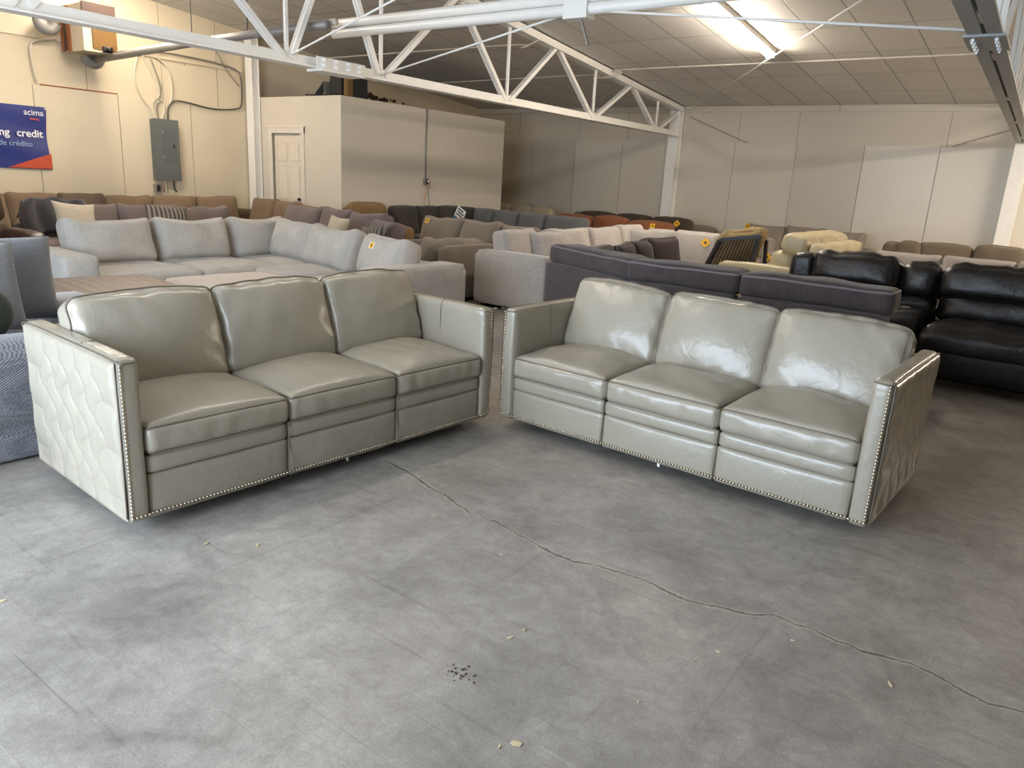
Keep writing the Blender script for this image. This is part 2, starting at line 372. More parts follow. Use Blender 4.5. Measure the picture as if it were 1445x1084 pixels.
partition_paint = painted('partition_paint', (212, 203, 186), spots=False, rough=0.6, dirt=0.03)
trim_paint = plain('trim_paint', (222, 214, 200), 0.4); black_plastic = plain('black_plastic', (22, 22, 23), 0.45)
joint_m = plain('joint_brown', (150, 138, 118), .8)  # mid-brown colour of the upper wall's panel joints
galv = plain('galvanised_duct', (150, 147, 142), 0.5, 0.35); conduit_m = plain('conduit_paint', (206, 198, 184), 0.5)

struct('floor', box(XL - .3, XR + .3, YF - 3.0, YB + .3, -0.12, 0), concrete())
cm = ceiling_mat()
zr, zb, zf = ceil_z(5.97), ceil_z(YB), ceil_z(YF)
struct('ceiling', (np.array([(XL - .1, YF - .1, zf), (XR + .1, YF - .1, zf), (XL - .1, 5.97, zr), (XR + .1, 5.97, zr), (XL - .1, YB + .1, zb), (XR + .1, YB + .1, zb)]
    + [(x, y, z + .12) for x, y, z in ((XL - .1, YF - .1, zf), (XR + .1, YF - .1, zf), (XL - .1, 5.97, zr), (XR + .1, 5.97, zr), (XL - .1, YB + .1, zb), (XR + .1, YB + .1, zb))], float),
    [(0, 2, 3, 1), (2, 4, 5, 3), (6, 7, 9, 8), (8, 9, 11, 10), (0, 1, 7, 6), (4, 10, 11, 5), (0, 6, 8, 2), (2, 8, 10, 4), (1, 3, 9, 7), (3, 5, 11, 9)]), cm)
def gable(x0, x1):
    P = [(YF - .1, 0), (YB + .1, 0), (YB + .1, zb + .05), (5.97, zr + .05), (YF - .1, zf + .05)]
    v = [(x, y, z) for x in (x0, x1) for y, z in P]
    return np.array(v, float), [(0, 1, 2, 3, 4), (9, 8, 7, 6, 5)] + [(i, i + 5, (i + 1) % 5 + 5, (i + 1) % 5) for i in range(5)]
wl = struct('wall_left', gable(XL - .15, XL), wall_cream)
struct('wall_right', gable(XR, XR + .15), wall_paint)
wb = struct('wall_back', box(XL, XR, YB, YB + .15, 0, zb + .05), wall_paint)
# front wall behind the camera, with the open roll-up door
struct('wall_front', join(box(XL, -6.3, YF - .15, YF, 0, zf + .05), box(-1.1, XR, YF - .15, YF, 0, zf + .05), box(-6.3, -1.1, YF - .15, YF, 2.62, zf + .05)), wall_paint)
# boards standing proud of the upper wall
rnd = random.Random(3)
def board(parent, g, m, ctr, ang, ax='z'):
    R = rotz(ang); v = np.asarray(g[0]) - ctr
    struct('wall_board', (v @ R.T + ctr, g[1]), m, parent)
for i, x in enumerate([-12.01, -10.79, -9.57, -8.35, -7.13, -5.79, -4.57, -3.35, -2.13, -0.91, 0.31, 1.53, 2.75]):
    x1 = x + (1.34 if i == 4 else 1.22)
    if i == 4: x = -6.99
    zt = 2.466 + (0, .012, -.008, .005, 0, .004, -.006, .012, .002, -.01, .006, 0, 0)[i]
    board(wb, box(x + .006, x1 - .006, YB - .022, YB + .01, 0.0, zt), (board_a, board_b)[i in (1, 6)], np.array([x + .6, YB, 0]), rnd.uniform(-.006, .006))
for i, y in enumerate([-1.13, 0.09, 1.31, 2.53, 3.75, 4.97, 6.19, 7.41]):
    board(wl, box(XL - .01, XL + .022, y + .006, y + 1.214, 0.0, 2.466 - (.0, .01, .004)[i % 3]), cream_board, np.array([XL, y + .6, 0]), rnd.uniform(-.004, .004))
# eave trim under the ceiling, and panel joints of the upper wall
struct('trim_1', join(box(-6.9, -3.9, YB - .03, YB, zb - .10, zb - .005), box(-3.89, XR, YB - .03, YB, zb - .115, zb - .005)), wall_paint)
struct('trim_2', box(XL, -7.2, YB - .03, YB, zb - .11, zb - .005), wall_paint)
for i, x in enumerate((-11.2, -9.5, -8.25, -5.75, -4.6, -2.05, -0.9)):
    struct('trim_%d' % (3 + i), box(x - .004, x + .004, YB - .003, YB + .01, 2.47, zb - .11), joint_m)
for i, y in enumerate((4.5, 5.75, 6.95, 7.95)):
    struct('trim_%d' % (10 + i), box(XL - .01, XL + .003, y - .004, y + .004, 2.47, ceil_z(y)), joint_m)
struct('trim_14', box(XL - .01, XL + .03, -1.5, 8.45, 3.10, 3.16), wall_cream)
# thin brace strips lying on the upper back wall
for i, (x0, z0, x1, z1) in enumerate(((-6.85, 2.98, -5.55, 2.48), (-1.95, 2.48, -1.05, 2.80))):
    struct('trim_%d' % (15 + i), bar((x0, YB - .008, z0), (x1, YB - .008, z1), .022, .02), plain('brace_strip', (160, 150, 134), .7))
struct('trim_17', bar((XL + .012, 5.08, 2.475), (XL + .012, 6.19, 2.475), .024, .016), plain('rust_red_strip', (150, 84, 52), .7))

# small partition room in the far left corner
PX, PY, PH = -10.08, 8.65, 2.70
wp = struct('wall_partition_front', join(box(XL + .12, -11.93, PY, PY + .1, 0, PH), box(-11.12, PX, PY, PY + .1, 0, PH), box(-11.93, -11.12, PY, PY + .1, 2.09, PH)), partition_paint)
struct('wall_partition_side', box(PX - .1, PX, PY + .1, 13.1, 0, PH), partition_paint)
struct('wall_partition_end', box(XL + .05, PX - .1, 13.0, 13.1, 0, PH), partition_paint)
struct('ceiling_partition', box(XL + .05, PX - .1, PY + .1, 13.0, PH - .06, PH - .01), plain('raw_board', (110, 98, 84), .9))
# door with six moulded panels
door_paint = plain('door_paint', (224, 214, 196), 0.4)
dg = [box(-11.92, -11.13, PY + .035, PY + .075, .05, 2.085)]
dr = struct('door_1', join(*dg), door_paint)
for (a, b, z0, z1) in ((.10, .35, 1.62, 1.92), (.44, .69, 1.62, 1.92), (.10, .35, .95, 1.52), (.44, .69, .95, 1.52), (.10, .35, .25, .83), (.44, .69, .25, .83)):
    s = Soft(b - a, .02, z1 - z0, .009, n=3); struct('door_panel', join(xf(s.geo(), (-11.92 + (a + b) / 2, PY + .031, (z0 + z1) / 2))), door_paint, dr)
    struct('door_moulding', tube([(-11.92 + a - .015, PY + .034, z0 - .015), (-11.92 + b + .015, PY + .034, z0 - .015), (-11.92 + b + .015, PY + .034, z1 + .015), (-11.92 + a - .015, PY + .034, z1 + .015)], .008, True, 6), door_paint, dr)
struct('door_knob', join(xf(lathe([(.012, 0), (.012, .03), (.027, .04), (.03, .055), (.022, .07), (.004, .073)], 16), (-11.20, PY + .035, .965), rotx(PI / 2))), plain('black_knob', (28, 26, 24), .3, .6), dr)
struct('trim_18', join(box(-12.03, -11.93, PY - .025, PY + .02, 0, 2.19), box(-11.12, -11.02, PY - .025, PY + .02, 0, 2.19), box(-12.03, -11.02, PY - .028, PY + .02, 2.09, 2.19), box(-12.06, -10.99, PY - .04, PY + .02, 2.185, 2.215)), trim_paint)
tag(part('light_switch', join(box(-12.15, -12.08, PY - .012, PY, 1.10, 1.22), box(-12.122, -12.108, PY - .02, PY - .01, 1.145, 1.175)), trim_paint, None, False), 'small white light switch beside the panelled door', 'switch')

# ------------------------------------------------------------------ steel frame
def column(name, x, y, w, d, h, label, m):
    t = thing(name, label, 'column', (x, y, 0), 0, 'steel wall columns')
    part('flange', box(-w / 2, w / 2, -d / 2, -d / 2 + .015, 0, h), m, t, False); part('flange', box(-w / 2, w / 2, d / 2 - .015, d / 2, 0, h), m, t, False)
    part('web_plate', box(-w * .42, w * .42, -d / 2 + .015, d / 2 - .015, 0, h), m, t, False)
    part('base_plate', box(-w * .62, w * .62, -d * .62, d * .5, 0, .02), m, t, False); return t
column('steel_column', -7.07, YB - .125, .22, .2, zb - .02, 'white steel column on the back wall carrying the white roof truss', white_steel)
column('steel_column', -0.93, YB - .125, .22, .2, zb - .02, 'white steel column at the right end of the back wall below the grey beam', white_steel)
t = column('steel_column', XL + .15, 8.56, .20, .15, ceil_z(8.56) - .02, 'white steel column on the left wall beside the partition room', white_steel)

def truss(label, loc, rz, y_back, y_front, zb_, m, paint_web, cw, ch, gap, bolts):
    t = thing('roof_truss', label, 'truss', loc, rz, 'roof trusses')
    # double-angle chords: two rails with a slot between
    for sx in (-1, 1):
        x0, x1 = sorted((sx * gap / 2, sx * cw / 2))
        part('bottom_chord', join(box(x0, x1, y_front, y_back, zb_ - .012, zb_ + .006), box(x0 if sx > 0 else x1 - .014, x0 + .014 if sx > 0 else x1, y_front, y_back, zb_ + .006, zb_ + ch)), m, t, False)
    tz = lambda y: ceil_z(y) - .07
    for ya, yb in ((y_front, 5.97), (5.97, y_back)):
        part('top_chord', join(bar((-.045, ya, tz(ya)), (-.045, yb, tz(yb)), .07, .10), bar((.045, ya, tz(ya)), (.045, yb, tz(yb)), .07, .10)), paint_web, t, False)
    low = [.35, 2.79, 5.3, 6.65, 9.15, 11.6, 14.04]; top = [-.9, 1.55, 3.95, 5.97, 8.0, 10.37, 12.88, 15.0]
    for i, y in enumerate(low):
        part('post', bar((0, y, zb_ + .04), (0, y, tz(y) - .04), .035), paint_web, t, False)
        for k in (i, i + 1):
            yt = top[k]; q = (0, yt + (.05 if yt < y else -.05) * 1, tz(yt) - .03); p = (0, y + (-.05 if yt < y else .05), zb_ + .05)
            if k == len(top) - 1: q = (0, yt, tz(yt) - .05)
            part('web', join(bar((-.022, *p[1:]), (-.022, *q[1:]), .035, .055), bar((.022, *p[1:]), (.022, *q[1:]), .035, .055)), paint_web, t, False)
        part('gusset', box(-.012, .012, y - .14, y + .14, zb_ + .0, zb_ + .12), paint_web, t, False)
    if bolts:
        part('splice_plate', box(-cw * .62, cw * .62, 5.70, 6.22, zb_ - .026, zb_ - .010), m, t, False)
        for sx in (-1, 1):
            for j in range(4):
                part('bolt', xf(lathe([(.017, 0), (.017, .016), (.010, .018), (.010, .03), (.003, .031)], 6), (sx * cw * .34, 5.78 + j * .12, zb_ - .026), rotx(PI)), bolt_steel, t, False)
    else:
        part('splice_plate', box(cw / 2, cw / 2 + .012, 5.62, 6.32, zb_ - .02, zb_ + .11), m, t, False)
        part('splice_plate', box(-cw * .75, cw * .75, 5.66, 6.28, zb_ - .035, zb_ - .012), m, t, False)
        for sz in (.02, .08):
            for j in range(4):
                part('bolt', xf(lathe([(.022, 0), (.022, .04), (.013, .06), (.004, .062)], 6), (cw / 2 + .012, 5.70 + j * .17, zb_ + sz), roty(PI / 2)), white_steel, t, False)
    return t
truss('white painted steel roof truss crossing above the sofas to the back wall', (-7.03, 0, 0), 0, 15.06, -1.5, 2.58, white_steel, white_steel, .17, .10, .012, False)
ang2 = math.atan2(.94 - .66, 15.1 - 4.85)
truss('grey steel roof truss overhead at the upper right corner', (-.53, 0, 0), ang2, 15.06, -1.5, 2.55, grey_steel, white_steel, .19, .075, .022, True)

t = thing('ridge_strut', 'white double strut running from the white truss to a joint above the room', 'strut', (0, 6, 3.03))
for dz in (-.05, .05): part('rail', tube([(-7.1, -.0, dz), (-3.9, 0, dz + .0), (-.85, 0, dz)], .05, False, 12), white_steel, t)
part('joint_plate', box(-3.98, -3.74, -.07, .07, -.13, .11), white_steel, t, False)
part('clip', bar((-3.84, .0, -.1), (-3.74, 0, -.34), .03, .012), galv, t, False)
rods = (((-3.9, 6, 2.97), (-7.0, 6.62, 2.63), 'thin white tie rod from the strut joint down to the white truss'),
        ((-3.8, 6, 2.97), (-.75, 5.92, 2.60), 'thin white tie rod from the strut joint across to the grey truss'),
        ((-7.0, 5.34, 2.66), (-5.2, 5.5, 3.22), 'short white tie rod rising from the lower chord of the white truss'),
        ((-.9, 7.15, ceil_z(7.15) - .26), (-6.85, 15.0, ceil_z(15) - .12), 'long diagonal brace rod under the ceiling near the tube light'))
for a, b, lb in rods:
    tag(part('tie_rod', tube([a, b], .011, False, 8), white_steel), lb, 'rod', 'tie rods')
tag(part('electrical_conduit', tube(spline([(-12.3, 12.05, 3.33), (-7.6, 12.05, 3.38), (-7.35, 12.05, 3.33), (-6.95, 12.0, 3.33), (-6.75, 12.0, 3.39), (-6.45, 12.0, ceil_z(12) - .025), (-.9, 12.0, ceil_z(12) - .025), (3, 12, ceil_z(12) - .025)], 8), .014, False, 8), conduit_m), 'white conduit running along the ceiling below the tube light', 'conduit')
tag(part('electrical_conduit', tube(spline([(-12.3, 9.75, 3.5), (-7.6, 9.75, 3.50), (-7.25, 9.75, 3.45), (-6.95, 9.8, 3.56)], 8), .014, False, 8), conduit_m), 'white conduit crossing behind the white truss below the ceiling', 'conduit')

tube_mat = emit('tube_glow', TUBE_COLOR, TUBE_POWER)
def tube_light(x, y0, y1, label, power=1.0, drop=0.0):
    tm = tube_mat if power == 1.0 else emit('tube_glow', TUBE_COLOR, TUBE_POWER * power)
    d = thing('fluorescent_light', label, 'light', (x, (y0 + y1) / 2, 0), 0, 'tube lights')
    a, b = y0 - (y0 + y1) / 2, y1 - (y0 + y1) / 2; za, zb2 = (ceil_z(y0) - .03, ceil_z(y1) - .03) if not drop else (ceil_z(y0) - drop,) * 2
    if drop:
        for y, yy in ((a + .3, y0 + .3), (b - .3, y1 - .3)): part('hanger_rod', tube([(0, y, za), (0, y, ceil_z(yy))], .006, False, 6), white_steel, d)
    part('housing', bar((0, a, za), (0, b, zb2), .13, .06), white_steel, d, False)
    for s in (-.034, .034): part('lamp_tube', tube([(s, a + .02, za - .06), (s, b - .02, zb2 - .06)], .019, False, 12), tm, d)
    for y, z in ((a + .01, za), (b - .01, zb2)): part('lamp_holder', box(-.06, .06, y - .012, y + .012, z - .085, z), white_steel, d, False)
tube_light(-4.0, 8.95, 11.39, 'glowing tube light on the ceiling at the top of the photo')
tube_light(-4.0, 2.2, 4.64, 'tube light hung below the ceiling over the leather sofas', .22, .55)
tube_light(-9.9, 3.7, 6.14, 'tube light on the ceiling near the cream left wall', .85)
tube_light(2.4, 11.6, 14.04, 'unseen tube light added right of the grey truss to brighten the back wall', 2.4, .45)  # unseen lamp, added to lift the right part of the back wall
d = thing('fluorescent_light', 'short tube light on the ceiling directly above the unit heater', 'light', (-11.55, 5.80, ceil_z(5.8)), PI / 2, 'tube lights')
part('housing', box(-.065, .065, -.6, .6, -.06, 0), white_steel, d, False)
for s in (-.034, .034): part('lamp_tube', tube([(s, -.57, -.085), (s, .57, -.085)], .019, False, 12), emit('tube_glow', TUBE_COLOR, TUBE_POWER * 1.0), d)
for y in (-.585, .585): part('lamp_holder', box(-.06, .06, y - .012, y + .012, -.115, -.06), white_steel, d, False)

# ------------------------------------------------------------------ left wall: heater, panel, cables, banner
t = thing('unit_heater', 'old unit heater with copper strips hung high on the left wall', 'heater', (-12.0, 5.62, 2.95))
copper = plain('copper_strip', (150, 92, 56), .45, .6); gold = plain('mustard_panel', (112, 80, 30), .6); brownp = plain('brown_panel', (66, 46, 36), .7)
part('casing', box(-.38, .28, -.22, .24, 0, .62), plain('heater_white', (214, 200, 172), .5), t, False)
part('side_panel', box(.28, .30, -.10, .24, .04, .38), gold, t, False)
part('side_panel', box(.28, .31, -.22, .24, .42, .64), brownp, t, False)
for x in (-.36, -.17): part('copper_strip', box(x, x + .08, -.245, -.22, .0, .60), copper, t, False)
part('louver', box(-.28, -.17, -.24, -.22, .02, .60), brownp, t, False)
part('gas_valve', join(xf(lathe([(.03, 0), (.03, .14), (.02, .16)], 12), (.30, .05, .04), roty(PI / 2)), box(.34, .40, .0, .12, .0, .08)), black_plastic, t)
for y in (-.15, .18): part('hanger_strap', bar((-.1, y, .62), (-.1, y, .88), .02, .006), galv, t, False)
def elbow(label, c, r, R, a0, a1):
    P = [(c[0], c[1] + R * math.cos(a), c[2] + R * math.sin(a)) for a in np.linspace(a0, a1, 12)]
    return tag(part('duct_elbow', tube(P, r, False, 16), galv), label, 'duct', 'duct elbows')
elbow('grey duct elbow under the right corner of the unit heater', (-12.2, 5.72, 2.94), .085, .10, -PI * .95, -.1)
P_ = [(-12.15, 5.02, ceil_z(5.02) - .01), (-12.15, 5.02, 3.5)] + [(-12.15, 5.12 + .10 * math.cos(a), 3.30 + .10 * math.sin(a)) for a in np.linspace(-PI * .98, -.1, 12)]
tag(part('duct_elbow', tube(P_, .085, False, 16), galv), 'dark grey duct elbow left of the unit heater, hanging from the ceiling', 'duct', 'duct elbows')
tag(part('flue_pipe', tube([(-12.3, 5.74, 2.88), (-9.4, 5.74, 2.98), (-6.9, 5.74, 3.02)], .045, False, 14), galv), 'grey flue pipe running from the unit heater towards the white truss', 'pipe')
tag(part('flue_pipe', tube([(-12.1, 5.86, 2.97), (-9.4, 5.86, 3.03), (-6.9, 5.86, 3.07)], .035, False, 14), conduit_m), 'cream pipe running just above the grey flue pipe', 'pipe')
t = thing('breaker_panel', 'dark grey steel breaker panel on the cream left wall', 'breaker panel', (XL + .022, 6.88, 1.19))
pg = plain('panel_grey', (92, 96, 94), .45)
part('cabinet', box(0, .13, -.205, .205, 0, .96), pg, t, False); part('cover', box(.13, .137, -.215, .215, -.01, .97), pg, t, False)
part('panel_door', box(.137, .145, -.07, .15, .28, .82), plain('panel_door_grey', (84, 88, 86), .4), t, False)
part('latch', box(.145, .155, .10, .125, .52, .58), black_plastic, t, False)
for z in (.35, .74): part('hinge', box(.145, .152, -.078, -.06, z, z + .05), galv, t, False)
t = thing('outlet_box', 'small metal outlet box below the breaker panel', 'outlet', (XL + .022, 6.72, 1.05))
part('box_body', box(0, .06, -.06, .06, -.06, .07), galv, t, False); part('receptacle', box(.06, .066, -.03, .03, -.045, .05), black_plastic, t, False)
cab_w = plain('cable_white', (214, 204, 184), .55); cab_g = plain('cable_grey', (128, 122, 112), .5); cab_d = plain('cable_dark', (80, 76, 70), .5); cab_r = plain('cable_red', (160, 60, 50), .5)
xc = XL + .05
def cable(pts, r, m, label, name='cable'):
    tag(part(name, tube(spline([(xc + p[2] if len(p) > 2 else xc, p[0], p[1]) for p in pts], 8), r, False, 6), m), label, 'cable', 'cables around the breaker panel')
cable([(6.55, 3.10), (6.47, 2.8), (6.55, 2.5), (6.68, 2.32), (6.72, 2.15)], .012, cab_w, 'white cable looping down left of the breaker panel top')
cable([(6.62, 3.10), (6.78, 2.8), (6.86, 2.55), (6.74, 2.4), (6.75, 2.15)], .012, cab_w, 'white cable crossing over itself above the breaker panel')
cable([(6.85, 3.12), (7.04, 2.95), (7.08, 2.6), (7.03, 2.42)], .012, cab_w, 'white cable hanging to the board edge above the panel')
cable([(6.75, 3.08), (6.88, 2.7), (6.86, 2.48), (6.80, 2.34), (6.82, 2.15)], .010, cab_g, 'grey cable entering the top middle of the breaker panel')
cable([(6.83, 2.42), (6.90, 2.46), (6.93, 2.3), (6.86, 2.15)], .012, cab_w, 'short white cable arching into the breaker panel')
cable([(6.98, 2.15), (7.0, 2.35), (7.12, 2.47), (7.35, 2.47), (7.8, 2.42), (8.25, 2.46), (8.38, 2.55), (8.40, 2.9), (8.38, 3.05)], .014, cab_d, 'dark cable running right from the breaker panel to the steel column')
cable([(6.55, 3.14), (7.0, 3.20), (7.8, 3.18), (8.3, 3.12), (8.40, 3.0)], .016, cab_g, 'grey cable along the ledge high on the left wall')
cable([(7.9, 3.4), (8.15, 3.05), (8.36, 2.85)], .010, cab_g, 'thin grey cable dropping diagonally beside the steel column')
cable([(5.36, 3.13), (5.08, 3.06), (4.99, 2.93), (5.03, 2.48)], .016, cab_w, 'white conduit bending down the wall above the blue banner')
cable([(6.86, 1.19), (6.87, 1.0), (6.86, .86)], .018, cab_w, 'white pipe leaving the bottom of the breaker panel')
cable([(7.01, 1.19), (7.02, 1.05), (7.06, 1.0)], .012, cab_d, 'short dark cable below the right side of the breaker panel')
cable([(6.76, 1.08), (6.82, 1.02), (6.86, .98)], .006, cab_r, 'thin red wire beside the outlet box')
tag(part('junction_box', box(XL + .02, XL + .10, 5.36, 5.47, 3.09, 3.17), trim_paint, None, False), 'small white junction box under the unit heater', 'junction box')
for i, (x, y, L) in enumerate(((-9.6, 5.4, .9), (-8.4, 5.4, .7))):
    tag(part('hanger_rod', tube([(x, 5.78, ceil_z(5.78)), (x, 5.78, 3.06)], .006, False, 6), cab_d), ('thin hanger rod holding the flue pipe nearer the left wall', 'thin hanger rod holding the flue pipe nearer the white truss')[i], 'rod', 'hanger rods')

def lettering(txt, size, mat, parent, loc, bold=0.0, name='lettering', align='RIGHT'):
    cu = bpy.data.curves.new(name, 'FONT'); cu.body = txt; cu.size = size; cu.extrude = .001; cu.offset = bold; cu.align_x = align
    tmp = bpy.data.objects.new('tmp', cu); C.objects.link(tmp); dg_ = bpy.context.evaluated_depsgraph_get()
    me = bpy.data.meshes.new_from_object(tmp.evaluated_get(dg_)); bpy.data.objects.remove(tmp); me.materials.clear(); me.materials.append(mat); me.name = name
    o = bpy.data.objects.new(name, me); C.objects.link(o); o.parent = parent; o.location = loc; o.rotation_euler = (PI / 2, 0, PI / 2); return o
t = thing('vinyl_banner', 'blue vinyl banner with white lettering and an orange corner on the left wall', 'banner', (XL + .03, 5.12, 1.28))
navy = plain('banner_navy', (30, 44, 112), .35); orange = plain('banner_orange', (184, 72, 42), .4); wht = plain('banner_white', (232, 232, 236), .4); pink = plain('banner_red', (205, 74, 70), .4); lgt = plain('banner_pale', (150, 175, 205), .4)
g = np.linspace(0, 1, 25); A, B = np.meshgrid(g, g, indexing='ij')
V = np.stack([.014 + .008 * np.sin(A * 9 + B * 3) * (1 - B) * A + .006 * np.sin(B * 11 + A * 5), -1.9 * (1 - A) + .0 * B - .035 * np.sin(B * PI) * A ** 6, .88 * B - .0 * A], -1).reshape(-1, 3)
F = [(a * 25 + b, (a + 1) * 25 + b, (a + 1) * 25 + b + 1, a * 25 + b + 1) for a in range(24) for b in range(24)]
part('sheet', join((V, F), (V + [-.002, 0, 0], [f[::-1] for f in F])), navy, t)
part('corner_patch', (np.array([(.030, -.005, .01), (.030, -.60, .01), (.030, -.005, .23)]), [(0, 2, 1)]), orange, t, False)
lettering('acima', .115, wht, t, (.042, -.06, .755), .0005); lettering('leasing', .045, pink, t, (.042, -.13, .69), .001)
lettering('credit', .145, wht, t, (.046, -.10, .45), .003); lettering('leasing', .145, wht, t, (.046, -.535, .45), .003); lettering('crédito', .105, lgt, t, (.046, -.25, .315), .0); lettering('de', .105, lgt, t, (.046, -.585, .315), .0)
for y in (-1.7, -.02): part('grommet', xf(lathe([(.018, 0), (.018, .006), (.008, .007)], 14), (.02, y, .86), roty(PI / 2)), bolt_steel, t)

# conduit, outlet, cords and hanging sign on the partition room wall
tag(part('electrical_conduit', tube([(PX + .02, 10.70, 2.70), (PX + .02, 10.69, 1.45)], .012, False, 8), galv), 'vertical metal conduit on the side wall of the partition room', 'conduit')
t = thing('outlet_box', 'square metal outlet box on the partition room side wall under the conduit', 'outlet', (PX, 10.70, 1.39))
part('box_body', box(0, .05, -.06, .06, -.06, .06), galv, t, False); part('receptacle', box(.05, .056, -.03, .03, -.045, .045), black_plastic, t, False); part('plug', box(.056, .10, .0, .04, -.01, .03), trim_paint, t, False)
tag(part('power_cord', tube(spline([(PX + .1, 10.72, 1.40), (PX + .06, 10.69, 1.25), (PX + .09, 10.60, 1.05), (PX + .15, 10.52, .84)], 8), .008, False, 6), plain('cord_orange', (190, 130, 76), .5)), 'orange cord hanging from the outlet box on the partition wall', 'cord', 'cords on the partition wall')
tag(part('power_cord', tube(spline([(PX + .1, 10.74, 1.40), (PX + .06, 10.74, 1.2), (PX + .10, 10.72, 1.0), (PX + .15, 10.70, .80)], 8), .007, False, 6), plain('cord_green', (66, 84, 80), .5)), 'dark green cord hanging from the outlet box on the partition wall', 'cord', 'cords on the partition wall')
t = thing('roof_debris', 'heap of dark scrap wiring lying on top of the partition room', 'scrap', (-11.4, 8.95, PH - .01))
part('sheet_metal', box(.35, .65, .3, .9, 0, .42), plain('dark_duct', (52, 54, 56), .4, .5), t, False)
part('timber', box(.70, .80, .3, .42, 0, .40), plain('old_timber', (120, 92, 50), .8), t, False)
part('bent_flashing', join(bar((.0, .3, .1), (.25, .3, .32), .16, .006), bar((.25, .3, .32), (.32, .3, .02), .16, .006)), galv, t, False)
rs = random.Random(8)
for i in range(5): part('wire_tangle', tube(spline([(-.1 + rs.uniform(-.2, .9), .12 + rs.uniform(0, .3), .015 + rs.uniform(0, .09)) for _ in range(9)], 6), .011, False, 6), black_plastic, t)
# peeled dark patch high on the left wall behind the partition
rs = np.random.RandomState(4); gs = []
for i in range(70):
    y = rs.uniform(10.5, 12.9); z = 3.27 - (y - 10.5) * .14 + rs.normal() * .045 - .05; w = rs.uniform(.02, .16) * (1 if y < 12 else .5); h = rs.uniform(.02, .10) * (1 if y < 12 else .5)
    k = 7; a = np.linspace(0, 2 * PI, k, endpoint=False); r = rs.uniform(.6, 1, k)
    v = np.array([(XL + .003 + i * 1e-5, y + w * r[j] * math.cos(a[j]), z + h * r[j] * math.sin(a[j])) for j in range(k)]); gs.append((v, [tuple(range(k))]))
struct('peeled_patch', join(*gs), plain('peeled_dark', (62, 44, 40), .9), wl, False)

# ------------------------------------------------------------------ the two leather sofas
taupe = leather('taupe_leather', (156, 148, 132), rough=.27)
welt_m = leather('welt_leather', (108, 97, 83), rough=.3); nail_m = plain('nailhead_metal', (196, 184, 162), .25, .9)
foot_m = plain('black_foot', (24, 22, 21), .5); lining = plain('dark_lining', (34, 32, 30), .9); paper = plain('paper_tag', (225, 225, 222), .7)
nail_me = mesh_of('nailhead', xf(lathe([(.0078, -.002), (.0074, .002), (.0052, .005), (.0019, .0064)], 8), (0, 0, 0), rotx(PI / 2))); nail_me.materials.append(nail_m)
nail_me.polygons.foreach_set('use_smooth', [True] * len(nail_me.polygons))
W, D, HA, Z0, TA = 2.20, .98, .757, .06, .09

def tufted(side, fine):
    """deep diamond tufting on the outer face of an arm; folds run straight out to the edges"""
    ny, nz = (170, 130) if fine else (60, 44); ys = np.linspace(.012, D - .012, ny + 1); zs = np.linspace(Z0 + .012, HA - .014, nz + 1)
    Y, Z = np.meshgrid(ys, zs, indexing='ij'); p, q = .17, .20; y0, z0, ya, yb, za, zb_ = .15, .16, .15, .83, .16, .66
    zc = np.clip(Z, za, zb_); s = np.sin(2 * PI * (zc - z0) / q)
    yc = np.clip(Y + .026 * s, ya, yb); zc = np.clip(Z - .012 * np.abs(np.sin(2 * PI * (yc - y0) / p)), za, zb_)
    a = (yc - y0) / p; b = (zc - z0) / q
    A = np.abs(np.sin(PI * (a + b))); B = np.abs(np.sin(PI * (a - b)))
    h = (np.clip(A, 0, 1) ** .28) * (np.clip(B, 0, 1) ** .28)
    # folds fade towards the edges
    ed = np.minimum(np.minimum(Y - .012, D - .012 - Y), np.minimum(Z - Z0 - .012, HA - .014 - Z)); f = np.clip(ed / .035, 0, 1); f = f * f * (3 - 2 * f)
    H = .002 + .0150 * (f * h + (1 - f) * .75 * np.clip(ed / .035, 0, 1) ** .4) + waves(np.stack([Y * 0, Y, Z], -1).reshape(-1, 3), 5, 24).reshape(Y.shape) * .0012 * f
    H[0, :] = H[-1, :] = 0; H[:, 0] = H[:, -1] = 0
    x = -H if side < 0 else W + H
    V = np.stack([x, Y, Z], -1).reshape(-1, 3); m = nz + 1
    F = [(i * m + j, (i + 1) * m + j, (i + 1) * m + j + 1, i * m + j + 1) for i in range(ny) for j in range(nz)]
    if side < 0: F = [f_[::-1] for f_ in F]
    return V, F

